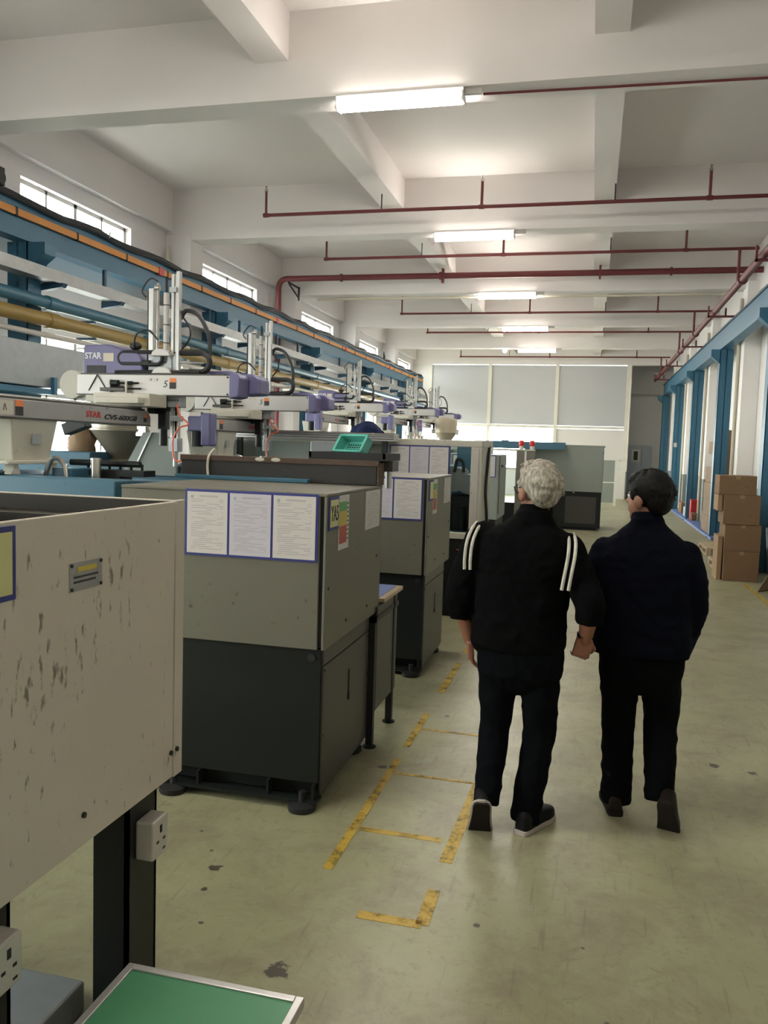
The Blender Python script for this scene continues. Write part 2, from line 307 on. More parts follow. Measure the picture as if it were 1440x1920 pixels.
m_conduit = paint('cream_conduit', (0.55, 0.50, 0.40), 0.5)
m_yellow = worn_tape('worn_yellow_floor_tape', (0.56, 0.37, 0.05))
m_frameblue = paint('navy_blue_frame', (0.028, 0.035, 0.19), 0.5)
m_paper = paper_mat('printed_sheet', 'X'); m_paper_y = paper_mat('printed_sheet_side', 'Y', lines=38)
m_papermid = paper_mat('printed_sheet_lilac', 'X', (0.51, 0.485, 0.53), 36)
m_plainpaper = paint('plain_white_paper', (0.58, 0.565, 0.54), 0.5, 0.03)
m_signy = paint('pale_yellow_card', (0.58, 0.56, 0.26), 0.5, 0.05)
m_ink = paint('black_ink', (0.03, 0.03, 0.03), 0.6)
m_inkred = paint('red_ink', (0.5, 0.05, 0.05), 0.5)
m_inkwhite = paint('white_ink', (0.7, 0.7, 0.72), 0.5)
m_sgreen = paint('green_print', (0.10, 0.33, 0.10), 0.5); m_syel = paint('yellow_print', (0.55, 0.42, 0.06), 0.5); m_sred = paint('red_print', (0.42, 0.07, 0.05), 0.5)
m_sorange = paint('orange_sticker', (0.72, 0.20, 0.05), 0.5)
m_card = paint('brown_cardboard', (0.20, 0.118, 0.06), 0.8, 0.06, 4.0, dirt=0.15)
m_card_l = paint('light_cardboard', (0.30, 0.195, 0.11), 0.8, 0.07, 4.0)
m_wood = streaky('pale_pallet_wood', (0.40, 0.30, 0.19), (0.55, 0.44, 0.30), (30, 3, 30))
m_trough = paint('blackened_steel_trough', (0.022, 0.021, 0.019), 0.5, 0.25, 4.0, dirt=0.3, dirtcol=(0.12, 0.07, 0.035))
m_rust = paint('rusty_steel', (0.075, 0.045, 0.03), 0.7, 0.3, 12.0, dirt=0.6, dirtcol=(0.30, 0.20, 0.10))
m_teal = paint('teal_plastic', (0.10, 0.42, 0.34), 0.35, 0.05)
m_green = paint('green_bench_mat', (0.045, 0.22, 0.10), 0.4, 0.12, 2.5)
m_bmat = paint('blue_bench_mat', (0.10, 0.17, 0.42), 0.5, 0.1)
m_socket = paint('white_socket_plastic', (0.50, 0.47, 0.42), 0.4, 0.06)
m_panel = paint('grey_partition_panel', (0.47, 0.47, 0.48), 0.55, 0.04, 1.0)
m_panelw = paint('white_partition_panel', (0.66, 0.63, 0.60), 0.5, 0.03, 1.0)
m_pframe = paint('cream_partition_frame', (0.68, 0.65, 0.57), 0.5)
m_door = paint('grey_blue_door_paint', (0.42, 0.46, 0.50), 0.5)
m_glass = glass('window_glass'); m_acry = glass('clear_acrylic_guard', (0.85, 0.9, 0.9))
m_tube = emis('fluorescent_tube', (1.0, 0.945, 0.86), LAMP)
m_beacon = paint('red_beacon_lens', (0.55, 0.015, 0.02), 0.25)
m_skin = paint('skin', (0.27, 0.115, 0.07), 0.5, 0.1, 12.0); m_skin2 = paint('skin_light', (0.33, 0.16, 0.10), 0.5, 0.08, 12.0)
m_jack1 = cloth('black_jacket_cloth', (0.0026, 0.0026, 0.0030)); m_trou1 = cloth('charcoal_trouser_cloth', (0.0027, 0.0032, 0.0043))
m_jack2 = cloth('navy_jacket_cloth', (0.0030, 0.0038, 0.0080)); m_trou2 = cloth('black_trouser_cloth', (0.0025, 0.0028, 0.0034))
m_work = cloth('blue_workwear_cloth', (0.012, 0.018, 0.055)); m_stripe = cloth('white_knit_stripe', (0.55, 0.53, 0.45))
m_shoe = paint('black_shoe_leather', (0.004, 0.004, 0.0045), 0.6, spec=0.2); m_sole_w = paint('white_shoe_sole', (0.36, 0.31, 0.27), 0.6); m_sole_d = paint('brown_shoe_sole', (0.016, 0.012, 0.010), 0.8, spec=0.2); m_shoe_b = paint('brown_shoe_leather', (0.014, 0.009, 0.007), 0.6, spec=0.2)
m_hair_g = streaky('grey_hair', (0.14, 0.12, 0.095), (0.50, 0.46, 0.38), (70, 70, 22), 0.6)
m_hair_b = streaky('black_hair', (0.0035, 0.003, 0.0026), (0.009, 0.008, 0.007), (80, 80, 25), 0.55)
# ================================================================== the setting
YE = 35.2                                            # back of the recess at the far right
b = MB().box(XL - 0.3, XR + 0.3, YB - 0.3, YE + 0.3, -0.2, 0.0)
tag(b.build('floor', m_floor), 'worn pale green painted concrete floor of the hall', kind='structure')
b = MB().box(-40, XL - 0.3, -40, 70, -0.4, -0.15)
tag(b.build('ground_outside', m_ground), 'grey concrete yard outside the window wall', kind='structure')
ceil = tag(MB().box(XL - 0.3, XR + 0.3, YB - 0.3, YE + 0.3, ZC, ZC + 0.2).build('ceiling', m_ceil), 'white painted concrete ceiling slab with deep beams', kind='structure')
for y in BEAMY: MB().box(XL, XR, y, y + 0.36, ZS, ZC).build('cross_beam', m_ceil, ceil)
MB().box(XL, XR, YF - 0.02, YF + 0.3, 5.05, ZC).build('cross_beam', m_ceil, ceil)
ys = [YB] + [v for y in BEAMY for v in (y, y + 0.36)] + [YF - 0.02]
for x0, x1 in ((-3.38, -3.05), (-0.165, 0.135)):
    for k in range(0, len(ys), 2): MB().box(x0, x1, ys[k], ys[k+1], ZLB, ZC).build('long_beam', m_ceil, ceil)
# left wall with its window openings
b = MB(); t0, t1 = XL - 0.25, XL
yy = YB
for (a, c) in UPW:
    b.box(t0, t1, yy, a, 0, ZC)
    b.box(t0, t1, a, c, 0, 0.95); b.box(t0, t1, a, c, 3.12, 4.45); b.box(t0, t1, a, c, 5.0, ZC); yy = c
b.box(t0, t1, yy, YE + 0.3, 0, ZC)
wl = tag(b.build('wall_left', m_wall), 'white painted left wall with high and low windows', kind='structure')
for i, y in enumerate(BEAMY): MB().box(XL, -6.68, y - 0.02, y + 0.42, 0, ZS + 0.1).build('pillar', m_wall, wl, bevel=0.01)
for k in range(len(BEAMY)):
    e = BEAMY[k+1] if k + 1 < len(BEAMY) else YF
    MB().box(XL, XL + 0.12, BEAMY[k] + 0.36, e, 5.22, ZC).build('edge_beam', m_wall, wl)
b = MB().box(XR, XR + 0.25, YB, YE + 0.3, 0, ZC)
wr = tag(b.build('wall_right', m_rwall), 'white right wall with a grey painted dado', kind='structure')
for y in BEAMY + [32.75]: MB().box(2.77, XR, y - 0.3, y + 0.22, 0, ZS + 0.1).build('pillar', m_rwall, wr, bevel=0.01)
for k in range(len(BEAMY)):
    e = BEAMY[k+1] if k + 1 < len(BEAMY) else YF
    MB().box(XR - 0.12, XR, BEAMY[k] + 0.36, e, 4.95, ZC).build('edge_beam', m_wall, wr)
tag(MB().box(XL - 0.25, XR + 0.25, YB - 0.25, YB, 0, ZC).build('wall_back', m_wall), 'white wall behind the viewpoint', kind='structure')
# far wall: framed partition, glazed lower bays, recess with a door on the right
GL = [(-7.15, -6.5), (-6.3, -4.15), (-4.0, -1.62)]
wf = MB(); wf.box(XL, -6.42, YF, YF + 0.12, 0, 5.05); wf.box(-6.42, 1.16, YF + 0.01, YF + 0.10, 0, 1.0)
wfo = tag(wf.build('wall_far', m_panelw), 'pale partition wall of framed grey and white panels at the hall end', kind='structure')
UX = [-6.42, -4.05, -1.47, 1.16]
for k in range(3): MB().box(UX[k] + 0.05, UX[k+1] - 0.05, YF + 0.02, YF + 0.08, 2.74, 5.03).build('panel', m_panel, wfo)
MB().box(-1.42, 1.10, YF + 0.02, YF + 0.08, 1.0, 2.62).build('panel', m_panelw, wfo)
for k in range(2): MB().box(UX[k] + 0.05, UX[k+1] - 0.05, YF + 0.045, YF + 0.055, 1.02, 2.62).build('pane', m_glass, wfo)
for x in UX: MB().box(x - 0.065, x + 0.065, YF - 0.03, YF + 0.09, 0, 5.05).build('frame_post', m_pframe, wfo)
for z in (2.68, 1.0):
    for k in range(3): MB().box(UX[k] + 0.065, UX[k+1] - 0.065, YF - 0.02, YF + 0.09, z - 0.055, z + 0.055).build('frame_rail', m_pframe, wfo)
MB().box(0.55, 1.0, YF - 0.025, YF + 0.0, 1.45, 1.5).build('frame_rail', m_pframe, wfo)
L = bpy.data.lights.new('far_window_portal', 'AREA'); L.shape = 'RECTANGLE'; L.size = 4.9; L.size_y = 1.7; L.cycles.is_portal = True
o = bpy.data.objects.new('far_window_portal', L); C.objects.link(o); o.location = (-3.95, YF + 0.2, 1.8); o.rotation_euler = (-PI/2, 0, 0)
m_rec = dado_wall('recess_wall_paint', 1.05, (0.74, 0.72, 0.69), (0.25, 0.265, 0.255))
b = MB().box(1.16, XR + 0.25, YE, YE + 0.12, 0, ZC); b.box(1.16, 1.28, YF + 0.12, YE, 0, ZC)
tag(b.build('wall_recess', m_rec), 'grey shaded wall of the recess beside the partition', kind='structure')
d = tag(MB().box(1.30, 2.30, YE - 0.06, YE - 0.001, 0, 2.08).build('door_1', m_door), 'grey blue double door at the end of the aisle', kind='structure')
MB().box(1.52, 1.84, YE - 0.08, YE - 0.055, 1.42, 1.92).build('glazing_frame', m_pframe, d)
MB().box(1.60, 1.76, YE - 0.085, YE - 0.075, 1.48, 1.84).build('pane', m_black, d)
MB().box(1.915, 1.925, YE - 0.066, YE - 0.058, 0.02, 2.06).build('leaf_gap', m_black, d)
MB().cyl((1.88, YE - 0.1, 1.0), (1.88, YE - 0.06, 1.0), 0.025).build('door_handle', m_chrome, d)
MB().tube([(1.28, YE - 0.05, 4.1), (2.5, YE - 0.05, 4.1)], 0.03).build('wall_pipe', m_wpipe, d)
# windows of the left wall
wn = 0
for (a, c) in UPW[2:] + UPW[:2]:
    for z0, z1, nv, mh in ((4.45, 5.0, 4, None), (0.95, 3.12, 4, 2.3)):
        wn += 1; fr = MB(); x0, x1 = XL - 0.16, XL - 0.10
        fr.box(x0, x1, a, c, z0, z0 + 0.05); fr.box(x0, x1, a, c, z1 - 0.05, z1); fr.box(x0, x1, a, a + 0.05, z0, z1); fr.box(x0, x1, c - 0.05, c, z0, z1)
        step = (c - a) / nv
        for k in range(1, nv): fr.box(x0, x1, a + k * step - (0.035 if k == 2 else 0.02), a + k * step + (0.035 if k == 2 else 0.02), z0, z1)
        if mh: fr.box(x0, x1, a, c, mh - 0.03, mh + 0.03)
        w = tag(fr.build('window_%d' % wn, m_alu_w), ('high' if z0 > 3 else 'low') + ' strip window with aluminium frame in the left wall', kind='structure')
        for k in range(nv): MB().box(x0 + 0.025, x0 + 0.031, a + k * step + 0.03, a + (k + 1) * step - 0.03, z0 + 0.04, z1 - 0.04).build('pane', m_glass, w)
# ================================================================== floor markings
def mark(pts, w, label):
    b = MB()
    for p, q in zip(pts[:-1], pts[1:]):
        p, q = Vector(p), Vector(q); d = (q - p).normalized(); n = Vector((-d.y, d.x)) * w / 2
        b.add([(*(p + n), 0.0), (*(q + n), 0.0), (*(q - n), 0.0), (*(p - n), 0.0), (*(p + n), 0.002), (*(q + n), 0.002), (*(q - n), 0.002), (*(p - n), 0.002)],
              [(0, 1, 2, 3), (7, 6, 5, 4), (0, 4, 5, 1), (1, 5, 6, 2), (2, 6, 7, 3), (3, 7, 4, 0)])
    return single('floor_marking', b, m_yellow, label, 'floor tape')
mark([(-0.98, 3.15), (-0.975, 4.42)], 0.042, 'thick yellow floor line beside the big dark cabinet with the YA5 sign')
mark([(-0.975, 4.62), (-0.975, 5.25)], 0.04, 'yellow floor dash beside the steel work table')
mark([(-0.975, 5.75), (-0.975, 6.6)], 0.05, 'yellow floor dash beside the second dark cabinet')
mark([(-0.975, 6.95), (-0.975, 8.2)], 0.05, 'yellow floor dash partly behind the grey-haired man')
mark([(-0.95, 3.54), (-0.57, 3.54)], 0.038, 'yellow cross line nearest the grey-haired man\'s raised shoe')
mark([(-0.95, 4.22), (-0.5, 4.22)], 0.024, 'faint yellow cross line with a corner by the grey-haired man\'s leg')
mark([(-0.95, 4.95), (-0.55, 4.95)], 0.024, 'faintest yellow cross line, farthest from the viewer')
mark([(-0.497, 4.20), (-0.52, 3.35)], 0.055, 'yellow floor line ending left of the grey-haired man\'s shoe')
mark([(-0.525, 3.12), (-0.525, 2.87), (-0.77, 2.87)], 0.05, 'yellow corner mark on the open floor, nearest the viewer')
mark([(2.12, 8.5), (2.12, 12.2)], 0.05, 'yellow floor line in front of the cardboard box stack')
# ================================================================== fluorescent lamps
LN = {7.85: 'fluorescent lamp under the nearest visible ceiling beam, the largest and brightest', 12.93: 'fluorescent lamp under the second ceiling beam', 17.95: 'fluorescent lamp under the third ceiling beam behind the thick red pipe',
      22.85: 'fluorescent lamp under the fourth ceiling beam', 27.75: 'fluorescent lamp under the farthest ceiling beam', 2.82: 'fluorescent lamp above the viewer', -2.2: 'fluorescent lamp behind the viewer'}
for y in BEAMY:
    r = thing('fluorescent_lamp', (-1.94, y + 0.05, 5.08), LN[y], 'lamp', 'fluorescent lamps under the beams'); yc = y + 0.05
    MB().box(-2.56, -1.32, yc - 0.06, yc + 0.06, 5.035, 5.08).build('housing', m_alu_w, r, bevel=0.005)
    MB().prism([(yc - 0.075, 5.035), (yc - 0.085, 5.0), (yc - 0.07, 4.965), (yc, 4.945), (yc + 0.07, 4.965), (yc + 0.085, 5.0), (yc + 0.075, 5.035)], 'x', -2.54, -1.34).build('diffuser', m_tube, r, smooth=True)
    for x in (-2.56, -1.34): MB().box(x, x + 0.02, yc - 0.08, yc + 0.08, 4.955, 5.035).build('end_cap', m_alu_w, r)
    MB().box(-1.33, -1.16, yc + 0.0, yc + 0.04, 5.03, 5.08).build('cable_box', m_wpipe, r)
    if y == 7.85: single('cable_conduit', MB().tube([(-1.16, yc + 0.1, 5.06), (2.9, yc + 0.25, 5.06)], 0.012, 8), m_red, 'thin dark conduit running right from the nearest lamp', 'conduit')
o = MB().sphere((-3.0, 27.9, 5.012), 0.07)
single('bulkhead_lamp', o, emis('small_lamp', (1, 0.9, 0.75), 14.0), 'small round lamp left of the farthest fluorescent lamp', 'lamp', smooth=True)
# ================================================================== sprinkler pipes
def branch(y, x1, label, rz, risers, hang):
    r = thing('sprinkler_pipe', (-5.02, y, 5.2), label, 'pipe', 'sprinkler branch pipes')
    MB().tube([(-5.02, y, 5.2), (x1, y, 5.2)], 0.026, 10).build('pipe', m_red, r, smooth=True)
    for x in risers:
        MB().tube([(x, y, 5.2), (x, y, 5.2 + rz)], 0.02, 8).build('riser', m_red, r, smooth=True)
        h = MB().lathe([(0.024, 0), (0.026, 0.03), (0.012, 0.05), (0.012, 0.07), (0.022, 0.075), (0.004, 0.09)], (x, y, 5.2 + rz), 10); h.build('sprinkler_head', m_chrome, r, smooth=True)
        MB().cyl((x - 0.04, y, 5.2), (x + 0.04, y, 5.2), 0.034, 10).build('tee_fitting', m_red, r)
    for x in hang: MB().tube([(x, y + 0.0, 5.18), (x, y, 5.45)], 0.010, 6).build('hanger_rod', m_black, r)
    MB().tube([(2.2, y, 5.2), (2.2, y, 4.62)], 0.026, 10).build('drop_pipe', m_red, r, smooth=True)
RS = (-5.02, -1.72, 1.35)
branch(12.11, 2.4, 'dark red sprinkler branch nearest the viewer, in front of the second beam', 0.35, RS, (-3.2, 0.12))
branch(15.07, 2.5, 'dark red sprinkler branch just in front of the thick red pipe', 0.34, RS, (-3.2, 0.12))
branch(21.4, 2.75, 'dark red sprinkler branch behind the thick red pipe and the third lamp', 0.36, RS, (-3.2, 0.12))
branch(24.9, 2.55, 'dark red sprinkler branch by the fourth lamp', 0.12, RS, (-3.2, 0.12))
branch(31.4, 2.5, 'dark red sprinkler branch farthest away, just before the partition', 0.2, RS, (-3.2, 0.12))
r = thing('main_water_pipe', (-6.5, 17.25, 5.3), 'thick dark red water main crossing the hall and turning down the left wall', 'pipe')
pts = [(3.0, 17.25, 5.3), (-6.64, 17.25, 5.3)] + arc((-6.64, 17.25, 5.12), 0.18, 90, 180, 6) + [(-6.82, 17.25, 0.0)]
MB().tube(pts, 0.06, 14).build('pipe', m_red, r, smooth=True)
for x in (-5.4, -3.25, 1.3): MB().cyl((x - 0.02, 17.25, 5.3), (x + 0.02, 17.25, 5.3), 0.082, 14).build('flange', m_red, r, smooth=True)
MB().box(-3.22, -3.17, 17.2, 17.3, 5.15, 5.46).build('hanger', m_red, r); MB().box(-0.06, -0.02, 17.2, 17.3, 5.18, 5.5).build('hanger', m_red, r)
b = MB(); b.bar((-6.6, 17.25, 5.225), (-6.6, 17.95, 5.225), 0.03, 0.03); b.bar((-6.6, 17.3, 5.2), (-6.6, 17.92, 5.0), 0.025, 0.025); b.box(-6.615, -6.585, 17.9, 17.94, 4.95, 5.25); b.build('wall_bracket', m_black, r)
r = thing('main_water_pipe', (2.2, 20, 4.6), 'thick dark red water main running along the right wall above the blue rail', 'pipe')
MB().tube([(2.2, 6.5, 4.6), (2.2, 34.0, 4.6)], 0.058, 14).build('pipe', m_red, r, smooth=True)
for y in (11.3, 14.6, 20.9, 24.4, 30.9, 32.6): MB().cyl((2.2, y - 0.025, 4.6), (2.2, y + 0.025, 4.6), 0.08, 14).build('flange', m_red, r, smooth=True)
for y in BEAMY[2:] + [32.8]:
    b = MB(); b.box(2.08, 2.11, y - 0.14, y - 0.08, 4.50, 4.72); b.box(2.08, 2.76, y - 0.14, y - 0.08, 4.50, 4.535); b.box(2.40, 2.43, y - 0.14, y - 0.08, 4.535, 4.68); b.build('support_bracket', m_red, r)
# ================================================================== crane runway, both sides
def column(x0, x1, tip, y, label, low):
    sgn = 1 if tip > (x0 + x1) / 2 else -1
    r = thing('steel_column', ((x0 + x1) / 2, y + 0.12, 0), label, 'column', 'blue crane columns')
    b = MB(); b.box(x0, x1, y, y + 0.012, 0, 4.0); b.box(x0, x1, y + 0.24, y + 0.252, 0, 4.0); b.box((x0 + x1) / 2 - 0.006, (x0 + x1) / 2 + 0.006, y, y + 0.25, 0, 4.0)
    e = x1 if sgn > 0 else x0
    b.box(min(e, e - sgn * 0.012), max(e, e - sgn * 0.012), y, y + 0.25, 0, 4.0)
    b.build('post', m_blue if not low else m_blue, r)
    MB().prism([(e - sgn * 0.1, 3.995), (tip, 3.995), (tip, 3.86), (e, 3.70), (e - sgn * 0.1, 3.70)], 'y', y + 0.02, y + 0.23).build('bracket', m_blue, r, bevel=0.004)
    MB().box(x0 - 0.06, x1 + 0.06, y - 0.05, y + 0.30, 0, 0.02).build('base_plate', m_blue_d, r)
    return r
CN = ['blue steel column at the right edge behind the leaning boards', 'blue steel column with the tall cardboard stack behind the front box stack', 'blue steel column next to the red box', 'blue steel column with a small pale tag, fourth on the right', 'farthest blue steel column by the recess']
CY = [13.6, 18.85, 23.6, 28.4, 33.6]
for y, l in zip(CY, CN): column(2.5, 2.765, 2.32, y, l, True)
column(2.5, 2.765, 2.32, 8.7, 'blue steel column beside the viewer on the right', True)
LC = ['blue steel column at the left edge behind the grey duct', 'blue steel column on the left by the second high window', 'blue steel column on the left by the third high window', 'blue steel column on the left by the fourth high window', 'farthest blue steel column on the left wall']
for y, l in zip([8.55, 13.55, 18.6, 23.5, 28.4], LC): column(-6.79, -6.52, -6.30, y, l, False)
MB().box(2.515, 2.62, 28.385, 28.399, 2.0, 2.14).build('tag', m_plainpaper, [o for o in C.objects if o.get('label') == CN[3]][0])
def girder(xc, y0, y1, label):
    r = thing('crane_girder', (xc, (y0 + y1) / 2, 4.0), label, 'girder')
    MB().box(xc - 0.1, xc + 0.1, y0, y1, 4.0, 4.022).build('bottom_flange', m_blue, r); MB().box(xc - 0.1, xc + 0.1, y0, y1, 4.41, 4.435).build('top_flange', m_blue_d, r)
    MB().box(xc - 0.07, xc + 0.07, y0, y1, 4.022, 4.41).build('web', m_blue, r); MB().box(xc - 0.03, xc + 0.03, y0, y1, 4.435, 4.47).build('rail', m_black, r)
    return r
gr = girder(2.6, 5.5, 33.9, 'blue crane rail girder along the right wall')
gl = girder(-6.6, 4.5, 31.8, 'blue crane rail girder with an orange bar along the left wall')
cb = MB().box(-6.505, -6.475, 4.5, 31.6, 4.235, 4.315).build('conductor_bar', m_orange, gl)
for k in range(22): MB().box(-6.50, -6.468, 6.0 + k * 1.15, 6.03 + k * 1.15, 4.225, 4.325).build('clip', m_black, cb)
for y in (11.5, 16.3, 21.2, 26.1): MB().box(-6.51, -6.466, y, y + 0.14, 4.215, 4.33).build('joint', m_redb, gl)
pts = [(-6.52 + 0.015 * math.sin(k * 2.1), 4.5 + k * 0.34, 4.455 + 0.02 * math.sin(k * 1.3)) for k in range(80)]
MB().tube(pts, 0.035, 8).build('cable_bundle', m_black, gl, smooth=True)
MB().tube([(x + 0.045, y, z - 0.045) for x, y, z in pts], 0.02, 6).build('cable', m_black, gl, smooth=True)
for k in range(5):
    y = 10.2 + k * 4.9; MB().tube([(-6.5, y + 0.0, 4.42), (-6.5, y + 0.03, 4.52)], 0.012, 6).build('cable_tie', m_alu, gl)
MB().lathe([(0.05, 0), (0.05, 0.08), (0.02, 0.2), (0.02, 0.24)], (-6.55, 25.6, 4.47), 10).build('end_stop', m_black, gl)
single('crane_trolley', MB().box(-6.62, -6.42, 7.75, 8.05, 4.47, 4.66).cyl((-6.42, 7.9, 4.52), (-6.34, 7.9, 4.52), 0.07), m_black, 'black trolley on the left rail at the picture edge', 'trolley')
# services under the left girder
r = thing('cable_tray', (-6.42, 15, 3.58), 'galvanised cable tray hung below the left girder', 'cable tray')
b = MB(); b.box(-6.52, -6.32, 4.5, 31.5, 3.58, 3.587); b.box(-6.325, -6.318, 4.5, 31.5, 3.58, 3.72); b.box(-6.522, -6.515, 4.5, 31.5, 3.58, 3.72); b.build('channel', m_galv, r)
k = 0; y = 5.7
while y < 31:
    MB().box(-6.56, -6.525, y, y + 0.05, 3.5, 4.0).build('hanger_strap', m_blue_d, r); MB().prism([(-6.56, 3.575), (-6.25, 3.575), (-6.28, 3.53), (-6.56, 3.49)], 'y', y - 0.02, y + 0.07).build('support_arm', m_blue_d, r)
    y += 1.27 if k % 3 else 1.9
    k += 1
for nm, z, rad, mt, lab, xx in (('blue_pipe', 3.33, 0.075, m_bpipe, 'blue pipe running under the cable tray', -6.42), ('yellow_pipe', 3.125, 0.085, m_ypipe, 'yellow pipe running under the blue pipe', -6.41), ('white_pipe', 2.95, 0.032, m_wpipe, 'thin white pipe under the yellow pipe', -6.45)):
    r = thing(nm, (xx, 18, z), lab, 'pipe'); MB().tube([(xx, 4.5, z), (xx, 31.5, z)], rad, 16).build('pipe', mt, r, smooth=True)
    for k in range(5): MB().cyl((xx, 8.75 + k * 4.95, z), (xx, 8.95 + k * 4.95, z), rad * 1.13, 16).build('coupling', mt, r, smooth=True)
    for k in range(10): MB().box(-6.66, xx + 0.02, 7.2 + k * 2.5, 7.25 + k * 2.5, z - rad - 0.03, z - rad).build('support_arm', m_blue_d if rad > 0.05 else m_wpipe, r)
single('stub_pipe', MB().tube([(-6.42, 11.0, 3.2), (-6.1, 11.0, 3.2)], 0.04, 12), m_bpipe, 'short blue stub pipe below the blue pipe', 'pipe', smooth=True)
r = thing('air_duct', (-6.45, 7.0, 2.3), 'galvanised sheet metal air duct at the left edge', 'duct')
MB().box(-6.50, -6.15, 3.5, 10.4, 2.3, 2.79).build('duct_body', m_duct, r, bevel=0.01)
for y in (5.3, 7.4, 9.3): MB().box(-6.51, -6.13, y, y + 0.04, 2.28, 2.81).build('seam_flange', m_galv, r)
b = MB(); b.box(-6.5, -6.1, 7.2, 8.5, 2.22, 2.28); b.box(-6.13, -6.08, 8.44, 8.5, 2.22, 2.42); b.box(-6.5, -6.45, 7.2, 8.5, 2.1, 2.22); b.build('support_angle', m_blue, r)
for y, xx in ((18.05, 2.735), (22.95, 2.735), (27.85, 2.735)): single('conduit_pipe', MB().tube([(xx, y, 0.05), (xx, y, 4.9)], 0.035, 10), m_conduit, 'cream conduit up the right wall pillar beside the %s blue column' % {18.05: 'second', 22.95: 'third', 27.85: 'fourth'}[y], 'conduit', smooth=True)
for y, lab in ((12.8, 'second'), (17.75, 'third')): single('conduit_pipe', MB().tube([(-7.05, y, 3.0), (-7.05, y, 4.95)], 0.035, 10), m_conduit, 'cream vertical conduit beside the %s left wall pillar' % lab, 'conduit', smooth=True)
single('conduit_pipe', MB().tube([(-6.3, 18.36, 5.05), (2.6, 18.36, 5.05)], 0.025, 8), m_conduit, 'cream conduit along the underside of the third ceiling beam', 'conduit', smooth=True)
# ================================================================== nearest machine: open white cover on dark legs
r = thing('machine_cover', (-1.75, 1.6, 0), 'dirty white open-topped machine cover on dark legs, nearest the viewer', 'machine')
b = MB(); b.box(-1.215, -1.2, 0.85, 2.24, 0.72, 1.565); b.build('side_panel', m_white1, r, bevel=0.003)
MB().box(-1.215, -1.2, 2.246, 2.30, 0.715, 1.568).build('corner_strip', m_white1, r, bevel=0.003)
MB().box(-2.35, -1.216, 2.285, 2.30, 0.72, 1.565).build('end_panel', m_white1, r, bevel=0.003)
MB().box(-2.35, -1.216, 0.85, 0.865, 0.72, 1.565).build('end_panel', m_white1, r)
MB().box(-2.35, -2.335, 0.87, 2.284, 0.72, 1.55).build('side_panel', m_white1, r)
MB().box(-2.33, -1.22, 0.87, 2.28, 0.73, 0.745).build('bottom_panel', m_dsteel, r)
b = MB(); b.box(-2.33, -1.217, 2.262, 2.284, 1.515, 1.562); b.box(-2.33, -1.3, 2.10, 2.14, 1.49, 1.52); b.build('inner_rail', m_dsteel2, r)
MB().box(-2.33, -1.22, 0.87, 2.26, 1.30, 1.40).build('inner_deck', m_black, r)
MB().tube(smoothpts([(-1.35, 0.9, 1.45), (-1.5, 1.4, 1.47), (-1.7, 1.8, 1.49), (-2.3, 2.0, 1.47)]), 0.05, 12).build('hose', m_rust, r, smooth=True)
MB().tube(smoothpts([(-2.2, 0.9, 1.46), (-1.9, 1.5, 1.47), (-2.0, 1.9, 1.46), (-2.3, 2.15, 1.45)]), 0.045, 12).build('hose', m_black, r, smooth=True)
MB().bar((-1.66, 1.66, 1.49), (-1.84, 2.2, 1.53), 0.05, 0.02).build('cross_bar', m_white1, r)
for y in (1.38, 2.03):
    l = MB(); l.box(-1.335, -1.225, y, y + 0.012, 0, 0.72); l.box(-1.237, -1.225, y, y + 0.16, 0, 0.72); l.box(-1.335, -1.225, y + 0.148, y + 0.16, 0, 0.72); l.build('leg', m_dsteel, r)
    l = MB(); l.box(-2.30, -2.19, y, y + 0.16, 0, 0.72); l.build('leg', m_dsteel, r)
for y, z in ((2.07, 0.535), (1.42, 0.55)):
    so = MB().box(-1.225, -1.168, y, y + 0.088, z, z + 0.115).build('socket_box', m_socket, r, bevel=0.006)
    q = MB(); q.box(-1.169, -1.1665, y + 0.038, y + 0.050, z + 0.072, z + 0.094); q.box(-1.169, -1.1665, y + 0.02, y + 0.032, z + 0.045, z + 0.052); q.box(-1.169, -1.1665, y + 0.056, y + 0.068, z + 0.045, z + 0.052); q.box(-1.169, -1.1665, y + 0.056, y + 0.07, z + 0.015, z + 0.02); q.build('pin_holes', m_black, so)
sg = MB().box(-1.2, -1.194, 1.0, 1.525, 1.395, 1.555).build('sign_frame', m_frameblue, r); MB().box(-1.2, -1.192, 1.02, 1.512, 1.408, 1.543).build('card', m_signy, sg)
pl = MB().box(-1.2, -1.197, 1.72, 1.855, 1.375, 1.445).build('name_plate', m_alu, r)
MB().box(-1.1975, -1.1955, 1.75, 1.83, 1.422, 1.434).build('yellow_band', m_syel, pl)
MB().box(-1.1975, -1.1955, 1.735, 1.825, 1.395, 1.4).build('print_line', m_ink, pl); MB().box(-1.1975, -1.1955, 1.735, 1.835, 1.407, 1.412).build('print_line', m_ink, pl)
for y in (1.727, 1.848):
    for z in (1.381, 1.439): MB().cyl((-1.1975, y, z), (-1.194, y, z), 0.0045, 8).build('screw', m_black, pl)
for y, z in ((2.225, 0.80), (2.262, 0.80), (1.78, 0.80)): MB().cyl((-1.2, y, z), (-1.194, y, z), 0.008, 8).build('bolt', m_black, r)
single('floor_box', MB().box(-2.6, -1.42, 1.75, 2.12, 0.0, 0.10), m_duct, 'low grey steel box on the floor behind the front leg', 'box', bevel=0.01)
